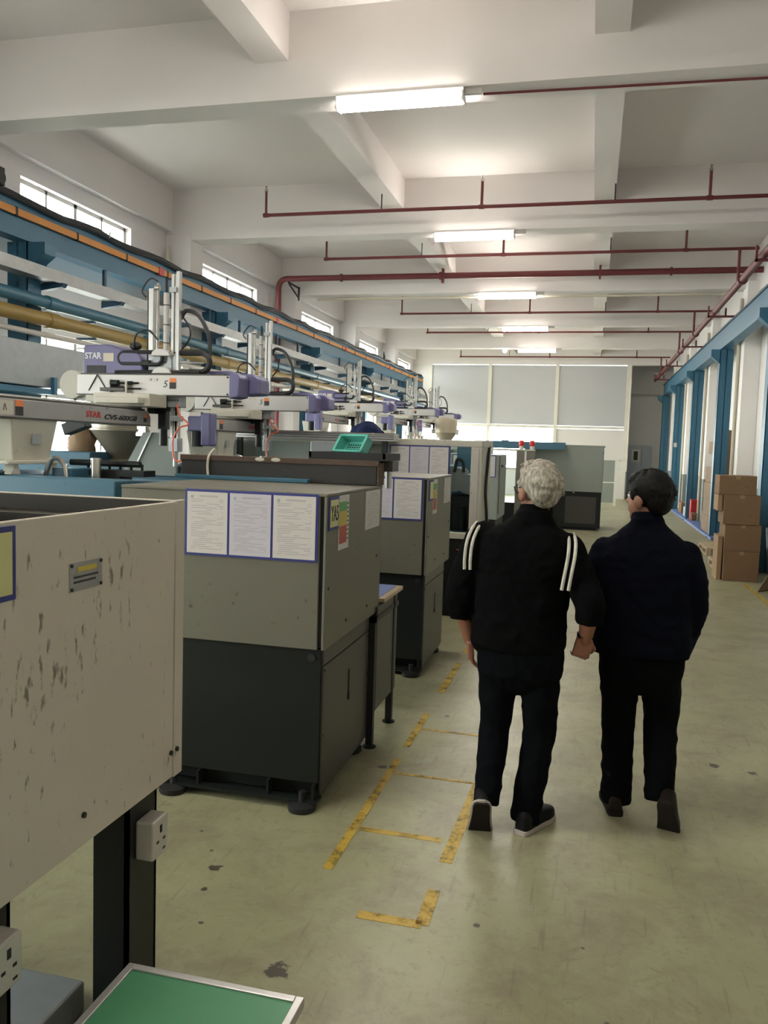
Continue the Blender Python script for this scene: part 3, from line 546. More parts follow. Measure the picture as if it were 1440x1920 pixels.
# green topped bench at the bottom edge
r = thing('green_bench', (-0.8, 1.3, 0), 'low bench with a green top and aluminium edge at the bottom left', 'bench')
MB().box(-1.035, -0.615, 0.75, 1.74, 0.435, 0.447).build('green_mat', m_green, r)
b = MB(); b.box(-1.055, -1.035, 0.73, 1.76, 0.425, 0.451); b.box(-0.615, -0.595, 0.73, 1.76, 0.425, 0.451); b.box(-1.035, -0.615, 1.74, 1.76, 0.425, 0.451); b.box(-1.035, -0.615, 0.73, 0.75, 0.425, 0.451); b.build('edge_trim', m_alu, r, bevel=0.002)
MB().box(-1.04, -0.61, 0.74, 1.75, 0.41, 0.435).build('board', m_dsteel, r)
for x in (-1.03, -0.65):
    for y in (0.76, 1.70): MB().box(x, x + 0.03, y, y + 0.03, 0, 0.41).build('leg', m_dsteel, r)
# ================================================================== machines with a cabinet at the aisle end
def notice_board(parent, x0, x1, y, z0, z1, n=3):
    f = MB().box(x0, x1, y - 0.006, y, z0, z1).build('notice_frame', m_frameblue, parent)
    w = (x1 - x0 - 0.012 * (n + 1)) / n
    for k in range(n):
        a = x0 + 0.012 + k * (w + 0.012)
        p = MB().box(a, a + w, y - 0.0085, y - 0.004, z0 + 0.012, z1 - 0.012).build('notice_sheet', m_papermid if k == 1 else m_paper, f)
        if n == 3 and y < 5: MB().cyl((a + 0.026, y - 0.0088, z1 - 0.036), (a + 0.026, y - 0.0083, z1 - 0.036), 0.008, 14).build('emblem', m_duct, f)
    return f
def cabinet_machine(y0, label, sign):
    r = thing('injection_machine', (-1.75, y0 + 0.5, 0), label, 'machine', 'moulding machines with notices')
    # upper housing
    MB().box(-2.25, -1.215, y0, y0 + 0.02, 0.78, 1.505).build('front_panel', m_cab, r, bevel=0.004)
    MB().box(-1.195, -1.18, y0 - 0.002, y0 + 1.03, 0.78, 1.505).build('side_panel', m_cab, r, bevel=0.004)
    MB().box(-2.25, -1.178, y0 - 0.004, y0 + 1.03, 1.505, 1.52).build('top_panel', m_cab, r, bevel=0.004)
    MB().box(-2.24, -1.196, y0 + 0.012, y0 + 1.02, 0.79, 1.5).build('inner_body', m_dsteel, r)
    MB().box(-2.252, -2.24, y0 + 0.02, y0 + 1.03, 0.78, 1.505).build('side_panel', m_cab, r)
    for y, z in ((0.04, 1.07), (0.75, 0.86), (0.35, 0.86), (0.93, 1.12), (0.1, 1.49)): MB().cyl((-1.182, y0 + y, z), (-1.176, y0 + y, z), 0.008, 8).build('bolt', m_black, r)
    # lower housing
    MB().box(-2.2, -1.202, y0 + 0.03, y0 + 0.87, 0.12, 0.779).build('lower_body', m_dsteel, r, bevel=0.004)
    MB().box(-1.203, -1.192, y0 + 0.04, y0 + 0.86, 0.70, 0.775).build('upper_trim', m_dsteel2, r)
    dr = MB().box(-1.203, -1.192, y0 + 0.04, y0 + 0.86, 0.07, 0.692).build('side_door', m_dsteel2, r, bevel=0.003)
    b = MB(); b.box(-1.193, -1.188, y0 + 0.47, y0 + 0.483, 0.44, 0.57); b.box(-1.193, -1.186, y0 + 0.465, y0 + 0.488, 0.41, 0.45); b.build('latch', m_black, dr)
    for y, z in ((0.06, 0.67), (0.84, 0.67), (0.06, 0.35), (0.84, 0.45)): MB().cyl((-1.193, y0 + y, z), (-1.189, y0 + y, z), 0.006, 8).build('screw', m_black, dr)
    MB().cyl((-1.25, y0 + 0.024, 0.735), (-1.25, y0 + 0.031, 0.735), 0.02, 16).build('cable_hole', m_black, r)
    b = MB(); b.box(-2.2, -1.205, y0 + 0.08, y0 + 0.85, 0.05, 0.12); b.box(-2.22, -1.195, y0 - 0.01, y0 + 0.07, 0.035, 0.05)
    for x in (-2.12, -1.82, -1.45, -1.22): b.box(x - 0.006, x + 0.006, y0 + 0.0, y0 + 0.08, 0.05, 0.12)
    b.build('base_skid', m_dsteel, r)
    for x in (-1.27, -1.95):
        for y in (y0 + 0.0, y0 + 0.8): MB().lathe([(0.065, 0), (0.07, 0.008), (0.07, 0.028), (0.045, 0.036), (0.018, 0.04), (0.018, 0.09)], (x, y, 0), 20).build('levelling_foot', m_black, r, smooth=True)
    notice_board(r, -1.90, -1.222, y0, 1.195, 1.515)
    # signs on the aisle side
    s = MB().box(-1.181, -1.174, y0 + 0.015, y0 + 0.165, 1.345, 1.502).build('number_frame', m_frameblue, r)
    MB().box(-1.176, -1.1725, y0 + 0.028, y0 + 0.152, 1.36, 1.488).build('number_card', m_signy, s)
    if sign: text('YA5', 0.105, (-1.1722, y0 + 0.035, 1.388), (0, 1, 0), (0, 0, 1), m_ink, s, width=0.11)
    s = MB().box(-1.181, -1.177, y0 + 0.175, y0 + 0.345, 1.235, 1.502).build('status_sheet', m_plainpaper, r)
    for z0, z1, mt in ((1.425, 1.47, m_sgreen), (1.352, 1.425, m_syel), (1.265, 1.352, m_sred)): MB().box(-1.178, -1.1757, y0 + 0.185, y0 + 0.305, z0, z1).build('colour_field', mt, s)
    for k in range(9): MB().box(-1.178, -1.1758, y0 + 0.312, y0 + 0.335, 1.28 + k * 0.022, 1.286 + k * 0.022).build('print_line', m_ink, s)
    MB().box(-1.181, -1.177, y0 + 0.66, y0 + 0.965, 1.29, 1.50).build('check_sheet', m_paper_y, r)
    # the moulding machine proper, running away from the aisle
    MB().box(-6.0, -2.27, y0 + 0.1, y0 + 0.95, 0.12, 1.15).build('bed', m_blue_m, r, bevel=0.01)
    for x in (-5.7, -4.2, -2.8):
        for y in (y0 + 0.2, y0 + 0.85): MB().lathe([(0.07, 0), (0.07, 0.03), (0.02, 0.05), (0.02, 0.12)], (x, y, 0), 12).build('levelling_foot', m_black, r)
    MB().box(-5.6, -2.36, y0 + 0.12, y0 + 0.30, 1.15, 1.53).build('front_rail', m_blue_m, r, bevel=0.008)
    MB().box(-5.6, -2.30, y0 + 0.72, y0 + 0.95, 1.15, 1.50).build('rear_rail', m_blue_m, r, bevel=0.008)
    for x0, x1, z1 in ((-3.55, -3.05, 1.53), (-4.6, -4.15, 1.62), (-5.5, -5.1, 1.6)): MB().box(x0, x1, y0 + 0.15, y0 + 0.9, 1.15, z1).build('platen', m_blue_m, r, bevel=0.01)
    for y in (y0 + 0.38, y0 + 0.66):
        MB().cyl((-5.1, y, 1.35), (-2.4, y, 1.35), 0.04, 14).build('tie_bar', m_chrome, r, smooth=True)
    MB().box(-2.95, -2.82, y0 + 0.42, y0 + 0.60, 1.15, 1.57).build('valve_block', m_blue_m, r, bevel=0.006)
    b = MB(); b.box(-2.80, -2.45, y0 + 0.55, y0 + 0.68, 1.53, 1.565); b.cyl((-2.95, y0 + 0.6, 1.6), (-2.5, y0 + 0.6, 1.6), 0.018, 10)
    for k in range(6): b.cyl((-2.85 + k * 0.07, y0 + 0.62, 1.565), (-2.85 + k * 0.07, y0 + 0.62, 1.60), 0.008, 8)
    b.box(-2.75, -2.6, y0 + 0.55, y0 + 0.68, 1.4, 1.53); b.build('manifold', m_dsteel, r)
    b = MB(); b.tube(smoothpts([(-2.98, y0 + 0.4, 1.52), (-2.93, y0 + 0.4, 1.62), (-2.86, y0 + 0.4, 1.60), (-2.84, y0 + 0.4, 1.5)]), 0.014, 8); b.build('pipe_fitting', m_chrome, r, smooth=True); MB().cyl((-2.72, y0 + 0.5, 1.15), (-2.72, y0 + 0.5, 1.63), 0.03, 12).build('pressure_gauge', m_chrome, r, smooth=True)
    if not sign:
        MB().prism([(-3.80, 1.45), (-3.30, 1.45), (-3.30, 1.70), (-3.42, 1.80), (-3.60, 1.80)], 'y', y0 + 0.06, y0 + 0.09).build('splash_guard', m_cab_far, r)
        MB().bar((-3.52, y0 + 0.05, 1.80), (-3.66, y0 + 0.05, 1.52), 0.012, 0.012).build('gas_strut', m_alu, r)
        MB().box(-3.75, -3.1, y0 + 0.95, y0 + 1.55, 0.12, 1.53).build('robot_stand', m_blue_m, r, bevel=0.01)
    st = MB().cyl((-3.2, y0 + 0.14, 1.575), (-3.2, y0 + 0.02, 1.575), 0.022, 14); q = st.build('stop_button', m_redb, r, smooth=True)
    return r
mA = cabinet_machine(3.65, 'grey-green machine cabinet with a dark base, notices and the YA5 sign', True)
mB_ = cabinet_machine(6.10, 'second grey-green machine cabinet with a dark base, behind the work table', False)
# things on top of the YA5 cabinet
r = thing('steel_trough', (-1.8, 4.63, 1.52), 'long blackened steel trough with a rusty rim on top of the YA5 cabinet', 'trough')
MB().box(-2.41, -1.182, 4.565, 4.585, 1.522, 1.64).build('front_wall', m_trough, r, bevel=0.003); MB().box(-2.41, -1.182, 4.69, 4.705, 1.522, 1.645).build('rear_wall', m_trough, r)
MB().box(-2.41, -1.182, 4.585, 4.69, 1.522, 1.535).build('floor_plate', m_trough, r)
MB().box(-2.415, -1.178, 4.558, 4.592, 1.63, 1.662).build('rim', m_rust, r, bevel=0.003)
MB().box(-1.19, -1.178, 4.565, 4.70, 1.522, 1.65).build('end_plate', m_rust, r)
for x in (-1.90, -1.80): MB().sphere((x, 4.558, 1.648), (0.03, 0.003, 0.012), 10, 6).build('bare_patch', m_cream, r)
MB().tube(smoothpts([(-2.21, 4.6, 1.70), (-2.22, 4.552, 1.66), (-2.23, 4.553, 1.60), (-2.225, 4.552, 1.525)]), 0.008, 8).build('cord', m_conduit, r, smooth=True)
single('blue_rail', MB().box(-2.42, -1.58, 4.50, 4.55, 1.521, 1.545), m_blue_m, 'flat blue rail lying along the trough foot', 'rail', bevel=0.004)
ORGT = r
r = thing('black_tray', (-1.4, 4.78, 1.655), 'black tray carrying the teal basket', 'tray')
MB().box(-1.61, -1.15, 4.60, 4.98, 1.662, 1.672).build('tray_floor', m_black, r)
b = MB(); b.box(-1.61, -1.15, 4.60, 4.615, 1.672, 1.705); b.box(-1.61, -1.15, 4.965, 4.98, 1.672, 1.705); b.box(-1.61, -1.595, 4.60, 4.98, 1.672, 1.705); b.box(-1.165, -1.15, 4.60, 4.98, 1.672, 1.705); b.build('tray_wall', m_black, r)
MB().box(-1.30, -1.13, 4.706, 4.86, 1.60, 1.661).build('side_bracket', m_dsteel2, ORGT)
MB().cyl((-1.17, 4.78, 1.50), (-1.17, 4.78, 1.60), 0.02, 12).build('bracket_bolt', m_alu, ORGT)
# teal basket, tipped towards the viewer
r = thing('plastic_basket', (-1.42, 4.75, 1.675), 'teal plastic basket tipped on its side in the black tray', 'basket')
b = MB(); T = Matrix.Translation((-1.40, 4.80, 1.745)) @ Matrix.Rotation(-0.55, 4, 'Z') @ Matrix.Rotation(math.radians(58), 4, 'X') @ Matrix.Diagonal((0.95, 0.62, 0.7, 1))
def bk(x0, x1, y0, y1, z0, z1):
    q = MB().box(x0, x1, y0, y1, z0, z1); return [T @ Vector(v) for v in q.v], q.f
for a in ((-.12, .12, -.085, .085, -.05, -.044), (-.12, .12, -.085, -.079, -.05, .04), (-.12, .12, .079, .085, -.05, .04), (-.12, -.114, -.085, .085, -.05, .04), (.114, .12, -.085, .085, -.05, .04)): b.add(*bk(*a))
b.build('shell', m_teal, r)
b = MB()
for a in ((-.135, .135, -.1, -.079, .036, .046), (-.135, .135, .079, .1, .036, .046), (-.135, -.114, -.1, .1, .036, .046), (.114, .135, -.1, .1, .036, .046)): b.add(*bk(*a))
b.build('rim', m_teal, r)
b = MB()
for i in range(9):
    for j in range(4): b.add(*bk(-.088 + i * .021, -.075 + i * .021, -.05 + j * .026, -.034 + j * .026, -.0445, -.0425))
b.build('grid_holes', m_dsteel, r)
# work table between the two cabinets
r = thing('work_table', (-1.45, 4.95, 0), 'narrow steel work table with a blue mat between the two cabinets', 'table')
MB().box(-1.85, -1.15, 4.70, 5.19, 0.825, 0.85).build('table_top', m_wood, r, bevel=0.004); MB().box(-1.84, -1.19, 4.71, 5.17, 0.85, 0.854).build('blue_mat', m_bmat, r)
MB().box(-1.178, -1.165, 4.60, 5.10, 0.20, 0.815).build('side_panel', m_dsteel2, r, bevel=0.003)
b = MB(); b.box(-1.82, -1.16, 4.53, 5.12, 0.735, 0.765); b.build('frame', m_dsteel, r)
for x in (-1.20, -1.82):
    for y in (4.53, 5.0):
        MB().box(x, x + 0.04, y, y + 0.04, 0.02, 0.765 if y < 4.6 else 0.825).build('leg', m_black, r); MB().lathe([(0.04, 0), (0.04, 0.008), (0.012, 0.02), (0.012, 0.05)], (x + 0.02, y + 0.02, 0), 14).build('levelling_foot', m_dsteel, r)
# ================================================================== take-out robots
def make_robot(label, ty=0.0):
    r = thing('takeout_robot', (-3.2, 4.15 + ty, 1.53), label, 'robot', 'take-out robots over the machines'); ORG[r.name] = (-3.2, 4.15, 1.53)
    b = MB(); top = [(-3.42, 3.93), (-3.10, 3.93), (-3.10, 4.34), (-3.42, 4.34)]; bot = [(-3.40, 3.98), (-3.13, 3.98), (-3.13, 4.30), (-3.40, 4.30)]
    b.loft([[(x, y, 1.60) for x, y in bot], [(x, y, 1.84) for x, y in top]]); b.build('base_post', m_cream, r, bevel=0.008)
    MB().box(-3.45, -3.08, 3.88, 4.36, 1.585, 1.605).build('base_flange', m_cream, r, bevel=0.004)
    for x, y in ((-3.42, 3.92), (-3.14, 3.92), (-3.42, 4.26), (-3.14, 4.26)): MB().prism([(y, 1.53), (y + 0.07, 1.53), (y + 0.05, 1.586), (y + 0.02, 1.586)], 'x', x, x + 0.05).build('foot', m_cream, r)
    MB().box(-3.099, -3.097, 4.10, 4.18, 1.70, 1.755).build('rating_plate', m_duct, r)
    MB().prism([(3.80, 1.842), (5.40, 1.842), (5.41, 1.90), (5.37, 1.945), (3.80, 1.945)], 'x', -3.26, -3.10)  .build('traverse_beam', m_trav, r, bevel=0.004)
    b = MB(); b.box(-3.262, -3.096, 3.80, 5.40, 1.836, 1.846); b.box(-3.25, -3.12, 3.82, 5.36, 1.945, 1.958); b.build('beam_lip', m_dsteel2, r)
    MB().box(-3.22, -3.14, 3.85, 5.35, 1.958, 1.97).build('guide_rail', m_chrome, r)
    MB().box(-3.28, -3.08, 3.68, 3.80, 1.825, 1.96).build('end_cover', m_purple, r, bevel=0.015)
    cbx = MB().box(-3.09, -3.0, 3.56, 3.70, 1.70, 1.985).build('control_box', m_purple, r, bevel=0.012)
    for k in range(6): MB().cyl((-3.001, 3.66, 1.74 + k * 0.018), (-2.996, 3.66, 1.74 + k * 0.018), 0.004, 8).build('indicator', m_inkwhite, cbx)
    MB().cyl((-3.2, 3.72, 1.83), (-3.2, 3.72, 1.69), 0.05, 14).build('drive_motor', m_black, r, smooth=True)
    text('STAR', 0.052, (-3.0985, 4.62, 1.875), (0, 1, 0), (0, 0, 1), m_inkred, r, bold=0.001, width=0.16)
    text('CVS-600GII', 0.045, (-3.0985, 4.815, 1.868), (0, 1, 0), (0, 0, 1), m_ink, r, shear=0.25, bold=0.0012, width=0.40)
    def sticker(p0, ax, s=1.0):
        y, z = p0
        if ax == 'x':
            MB().box(-3.0995, -3.0975, y, y + 0.065 * s, z + 0.05 * s, z + 0.085 * s).build('warning_sticker', m_sorange, r); MB().box(-3.0995, -3.0975, y, y + 0.065 * s, z, z + 0.05 * s).build('warning_sticker', m_ink, r)
    sticker((3.96, 1.855), 'x'); sticker((5.31, 1.865), 'x', 0.6)
    MB().box(-3.0995, -3.0978, 3.83, 3.945, 1.855, 1.935).build('label_plate', m_cream, r); text('/\\', 0.05, (-3.0975, 3.86, 1.88), (0, 1, 0), (0, 0, 1), m_ink, r, name='symbol')
    for ch in r.children: ch.location.y = 0.0
    ORG[r.name] = (-3.2, 4.15 + ty, 1.53)
    # carriage and kick beam
    b = MB(); b.box(-3.42, -2.98, 5.18, 5.42, 1.97, 2.06); b.box(-3.35, -3.02, 5.10, 5.2, 1.985, 2.03); b.box(-3.56, -3.42, 5.3, 5.42, 2.0, 2.05); b.build('carriage', m_cream, r, bevel=0.006)
    b = MB(); b.box(-3.50, -3.30, 5.38, 5.44, 2.085, 2.11); b.box(-3.16, -3.02, 5.34, 5.43, 2.0, 2.05); b.build('carriage_fitting', m_dsteel2, r, bevel=0.004)
    MB().box(-3.72, -2.50, 5.43, 5.57, 2.062, 2.207).build('kick_beam', m_alu_w, r, bevel=0.004)
    b = MB(); b.box(-3.72, -2.50, 5.425, 5.43, 2.056, 2.066); b.box(-3.70, -2.55, 5.45, 5.55, 2.207, 2.219); b.build('kick_lip', m_dsteel2, r)
    MB().box(-2.965, -2.915, 5.427, 5.43, 2.155, 2.185).build('warning_sticker', m_sorange, r); MB().box(-2.965, -2.915, 5.427, 5.43, 2.11, 2.155).build('warning_sticker', m_ink, r); text('5', 0.07, (-3.02, 5.4295, 2.12), (1, 0, 0), (0, 0, 1), m_ink, r, name='symbol', shear=0.3)
    for x in (-3.12, -3.07): MB().cyl((x, 5.43, 2.175), (x, 5.422, 2.175), 0.010, 10).build('screw', m_cream, r)
    for x, z in ((-2.515, 2.195), (-2.515, 2.075)): MB().cyl((x, 5.43, z), (x, 5.424, z), 0.007, 8).build('screw', m_black, r)
    b = MB(); b.cyl((-3.42, 5.405, 2.145), (-3.36, 5.405, 2.145), 0.022, 10); b.cyl((-3.36, 5.405, 2.145), (-3.20, 5.405, 2.145), 0.007, 8); b.cyl((-3.42, 5.405, 2.105), (-3.30, 5.405, 2.105), 0.016, 10); b.cyl((-3.30, 5.405, 2.105), (-3.18, 5.405, 2.105), 0.007, 8); b.cyl((-3.28, 5.405, 2.145), (-3.25, 5.405, 2.145), 0.014, 8); b.build('air_cylinder', m_dsteel, r, smooth=True)
    b = MB(); b.box(-3.435, -3.42, 5.39, 5.43, 2.08, 2.17); b.box(-3.30, -3.285, 5.39, 5.43, 2.07, 2.16); b.build('cylinder_bracket', m_cream, r)
    MB().tube([(-3.62, 5.43, 2.09), (-3.545, 5.42, 2.205), (-3.47, 5.43, 2.09)], 0.005, 6).build('cable', m_black, r)
    # violet covers
    pf = [(-3.69, 2.21), (-3.69, 2.405), (-3.68, 2.42), (-3.665, 2.425), (-3.50, 2.43), (-3.45, 2.424), (-3.41, 2.405), (-3.24, 2.365), (-3.21, 2.33), (-3.20, 2.21)]
    cv = MB().prism(pf, 'y', 5.46, 5.84).build('drive_cover', m_purple, r, bevel=0.012)
    MB().box(-3.655, -3.50, 5.455, 5.462, 2.215, 2.275).build('cover_opening', m_black, cv); MB().box(-3.52, -3.435, 5.457, 5.462, 2.305, 2.365).build('cover_label', m_conduit, cv)
    text('STAR', 0.062, (-3.672, 5.4585, 2.325), (1, 0, 0), (0, 0, 1), m_inkwhite, cv, bold=0.0015, width=0.135)
    MB().prism([(-2.50, 2.045), (-2.43, 2.06), (-2.42, 2.19), (-2.44, 2.222), (-2.50, 2.222)], 'y', 5.42, 5.60).build('end_cover', m_purple, r, bevel=0.008)
    MB().prism([(-2.75, 2.21), (-2.75, 2.255), (-2.58, 2.255), (-2.53, 2.235), (-2.40, 2.235), (-2.35, 2.20), (-2.345, 2.09), (-2.5, 2.08), (-2.5, 2.21)], 'y', 5.60, 5.80).build('end_cover', m_purple, r, bevel=0.012)
    MB().cyl((-4.02, 5.80, 2.16), (-4.02, 6.0, 2.16), 0.11, 24).build('side_drum', m_cream, r, smooth=True); MB().box(-4.02, -3.70, 5.85, 5.9, 2.05, 2.12).build('drum_arm', m_cream, r)
    # uprights
    MB().box(-3.178, -3.140, 5.50, 5.54, 2.07, 2.835).build('slave_arm', m_alu, r, bevel=0.003)
    b = MB(); b.cyl((-3.115, 5.52, 2.1), (-3.115, 5.52, 2.87), 0.012, 10); b.cyl((-3.135, 5.52, 2.84), (-3.10, 5.52, 2.84), 0.022, 10); b.build('guide_rod', m_chrome, r, smooth=True)
    MB().cyl((-3.195, 5.53, 2.2), (-3.195, 5.53, 2.82), 0.008, 6).build('air_line', m_black, r)
    MB().cyl((-3.04, 5.51, 2.15), (-3.04, 5.51, 2.80), 0.021, 14).build('lift_cylinder', m_alu_w, r, smooth=True); MB().cyl((-3.04, 5.51, 2.80), (-3.04, 5.51, 2.90), 0.010, 10).build('cylinder_rod', m_black, r)
    for z in (2.71, 2.57, 2.44, 2.30): MB().cyl((-3.04, 5.51, z), (-3.04, 5.51, z + 0.006), 0.024, 10).build('cable_tie', m_black, r)
    b = MB(); b.box(-2.992, -2.970, 5.49, 5.53, 1.75, 2.93); b.box(-2.955, -2.928, 5.49, 5.53, 1.75, 2.95); b.box(-2.97, -2.955, 5.50, 5.52, 1.75, 2.93); b.build('main_arm', m_alu, r, bevel=0.003)
    MB().box(-3.0, -2.945, 5.475, 5.54, 2.80, 2.835).build('arm_clamp', m_duct, r)
    b = MB(); b.prism([(-3.13, 2.345), (-2.98, 2.345), (-2.99, 2.375), (-3.03, 2.395), (-3.09, 2.395), (-3.12, 2.375)], 'y', 5.45, 5.57); b.build('cross_head', m_alu_w, r, bevel=0.004); b = MB(); b.prism([(-3.12, 2.22), (-2.96, 2.22), (-2.98, 2.25), (-3.02, 2.265), (-3.07, 2.265), (-3.10, 2.25)], 'y', 5.44, 5.58); b.build('cross_head', m_alu_w, r, bevel=0.004)
    b = MB(); b.box(-3.17, -2.95, 5.49, 5.55, 2.19, 2.36); b.cyl((-2.95, 5.5, 2.30), (-2.73, 5.5, 2.30), 0.006, 8); b.build('slide_block', m_duct, r)
    # cable carriers
    def carrier(x0, x1, z0, z1, rad, y):
        rr = (z1 - z0) / 2; zc = (z0 + z1) / 2
        pts = [(x0 + rr, y, z1)] + [(x1 - rr, y, z1)] + arc((x1 - rr, y, zc), rr, 80, -80, 8) + [(x1 - rr, y, z0), (x0 + rr, y, z0)] + arc((x0 + rr, y, zc), rr, 260, 100, 8) + [(x0 + rr, y, z1)]
        return MB().tube(pts, rad, 8, cap=False)
    carrier(-3.05, -2.70, 2.235, 2.375, 0.022, 5.52).build('cable_carrier', m_black, r, smooth=True)
    carrier(-3.40, -3.05, 2.285, 2.375, 0.014, 5.47).build('cable_carrier', m_black, r, smooth=True)
    b = MB(); b.tube([(-3.42, 5.46, 2.225), (-3.1, 5.46, 2.23), (-2.75, 5.47, 2.228)], 0.016, 8); b.cyl((-3.38, 5.48, 2.295), (-3.15, 5.48, 2.295), 0.022, 10); b.sphere((-3.28, 5.5, 2.42), (0.05, 0.03, 0.03)); b.build('air_hose', m_black, r, smooth=True)
    b = MB(); b.tube(smoothpts([(-2.945, 5.54, 2.62), (-2.90, 5.55, 2.68), (-2.80, 5.55, 2.64), (-2.725, 5.55, 2.50), (-2.71, 5.54, 2.36), (-2.72, 5.53, 2.26)]), 0.016, 8); b.build('air_hose', m_black, r, smooth=True)
    b = MB(); b.tube(smoothpts([(-2.93, 5.56, 2.63), (-2.88, 5.56, 2.56), (-2.88, 5.56, 2.48), (-2.94, 5.55, 2.40)]), 0.007, 6); b.build('thin_cable', m_black, r, smooth=True); b = MB(); b.tube(smoothpts([(-3.28, 5.47, 2.40), (-3.25, 5.46, 2.50), (-3.16, 5.46, 2.53), (-3.08, 5.47, 2.46)]), 0.007, 6); b.build('thin_cable', m_black, r, smooth=True); b = MB(); b.tube(smoothpts([(-3.10, 5.5, 2.88), (-3.16, 5.49, 2.90), (-3.23, 5.5, 2.82), (-3.2, 5.5, 2.77)]), 0.006, 6); b.build('thin_cable', m_black, r, smooth=True)
    # wrists under the beam
    b = MB(); b.box(-3.10, -3.0, 5.46, 5.55, 1.95, 2.06); b.box(-3.08, -3.02, 5.47, 5.54, 1.82, 1.95); b.cyl((-3.05, 5.5, 1.7), (-3.05, 5.5, 1.83), 0.03, 10); b.box(-3.14, -3.08, 5.42, 5.5, 1.93, 2.02); b.build('gripper_arm', m_dsteel, r, bevel=0.004)
    b = MB(); b.box(-3.0, -2.90, 5.46, 5.56, 1.98, 2.06); b.box(-2.99, -2.92, 5.47, 5.55, 1.66, 1.76); b.cyl((-2.95, 5.5, 1.55), (-2.95, 5.5, 1.68), 0.018, 10); b.box(-2.98, -2.92, 5.46, 5.56, 1.88, 1.92); b.box(-2.965, -2.935, 5.49, 5.52, 1.70, 2.0); b.build('gripper', m_duct, r, bevel=0.004)
    b = MB()
    for k in range(4): b.cyl((-2.98 + 0.022 * k, 5.458, 2.03), (-2.98 + 0.022 * k, 5.452, 2.03), 0.005, 6)
    b.build('bolt', m_black, r)
    b = MB(); b.tube(smoothpts([(-2.92, 5.45, 2.0), (-2.88, 5.43, 1.92), (-2.80, 5.40, 1.86), (-2.87, 5.40, 1.83), (-2.93, 5.42, 1.74), (-2.92, 5.42, 1.62), (-2.88, 5.42, 1.59), (-2.85, 5.42, 1.62)]), 0.006, 6); b.build('air_hose', m_orhose, r, smooth=True)
    return r
R1 = make_robot('nearest take-out robot with a readable white beam and violet cover, at the left edge')
R2 = make_robot(ty=0.75, label='second take-out robot, above the second grey-green cabinet')
R2.location = (-3.42, 6.45 + 0.75, 1.53)
R3 = copy_tree(R1, (-4.22, 12.55, 1.79), label='third take-out robot, behind the bending worker')
R4 = copy_tree(R1, (-4.09, 16.65, 1.90), label='fourth take-out robot, right of the bending worker')
R5 = copy_tree(R1, (-4.33, 20.65, 1.96), label='farthest take-out robot, beside the tan hopper and the partition')
for q, spots in ((R1, 0),): pass
# hoppers
def hopper(x, y, z, s, mt, label):
    r = thing('material_hopper', (x, y, z), label, 'hopper', 'material hoppers')
    MB().lathe([(0.11 * s, 0), (0.11 * s, 0.02 * s), (0.075 * s, 0.03 * s), (0.245 * s, 0.27 * s), (0.25 * s, 0.275 * s)], (x, y, z), 28).build('cone', mt, r, smooth=True)
    MB().lathe([(0.25 * s, 0.275 * s), (0.262 * s, 0.28 * s), (0.262 * s, 0.295 * s), (0.25 * s, 0.30 * s), (0.25 * s, 0.56 * s), (0.22 * s, 0.60 * s), (0.06 * s, 0.63 * s)], (x, y, z), 28).build('drum', mt, r, smooth=True)
    b = MB(); b.box(x - 0.31 * s, x - 0.23 * s, y - 0.1 * s, y - 0.04 * s, z + 0.26 * s, z + 0.36 * s); b.build('clamp', m_chrome, r)
    b = MB(); b.box(x + 0.22 * s, x + 0.31 * s, y - 0.1 * s, y - 0.04 * s, z + 0.24 * s, z + 0.36 * s); b.build('clamp', m_chrome, r)
    return r
hopper(-4.10, 6.62, 1.53, 1.0, m_hop, 'stainless conical hopper below the nearest robot beam')
MB().box(-4.3, -3.9, 6.3, 6.9, 1.14, 1.53).build('hopper_mount', m_dsteel, mB_)
hopper(-4.1, 9.0, 1.60, 0.8, m_chrome, 'stainless hopper behind the second robot')
hopper(-3.75, 21.45, 1.812, 1.15, m_tan, 'tan hopper beside the farthest robot')
b = MB().sphere((-4.40, 6.5, 1.68), (0.13, 0.12, 0.16), 16, 10); random.seed(3)
b.v = [(x + random.uniform(-.018, .018), y + random.uniform(-.018, .018), z + random.uniform(-.02, .02)) for x, y, z in b.v]
single('dust_bag', b, m_card_l, 'crumpled brown bag hanging left of the stainless hopper', 'bag', smooth=True)
b = MB(); b.obox((-3.84, 5.6, 1.83), (0.2, 0.09, 0.09), Matrix.Rotation(-0.35, 3, 'Y')); b.cyl((-3.95, 5.6, 1.86), (-4.0, 5.6, 1.93), 0.02, 8)
single('spot_lamp', b, m_black, 'black spot lamp under the nearest robot beam', 'lamp', bevel=0.01)
# ================================================================== machine in a glazed cream enclosure
y0 = 8.40
r = thing('enclosed_machine', (-2.0, 9.0, 0), 'machine in a cream framed glazed enclosure with notices, left of the grey-haired man', 'machine')
MB().box(-4.3, -1.09, y0, y0 + 0.10, 1.765, 1.83).build('top_rail', m_cream, r, bevel=0.006)
MB().box(-1.20, -1.09, y0 + 0.0, y0 + 0.10, 0.86, 1.765).build('corner_post', m_cream, r, bevel=0.004); MB().box(-1.17, -1.12, y0 - 0.012, y0, 0.88, 1.76).build('post_trim', m_alu_w, r)
MB().box(-1.16, -1.09, y0 + 0.10, y0 + 0.78, 0.86, 1.765).build('side_panel', m_cream, r); MB().box(-1.18, -1.075, y0 + 0.1, y0 + 0.80, 1.765, 1.835).build('top_rail', m_cream, r, bevel=0.006)
MB().box(-4.3, -1.09, y0 + 0.0, y0 + 0.10, 0.82, 0.885).build('sill', m_cream, r, bevel=0.006)
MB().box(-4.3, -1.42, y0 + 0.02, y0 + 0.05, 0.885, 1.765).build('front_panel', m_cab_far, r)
MB().box(-1.42, -1.2, y0 + 0.02, y0 + 0.026, 0.885, 1.765).build('guard_window', m_acry, r)
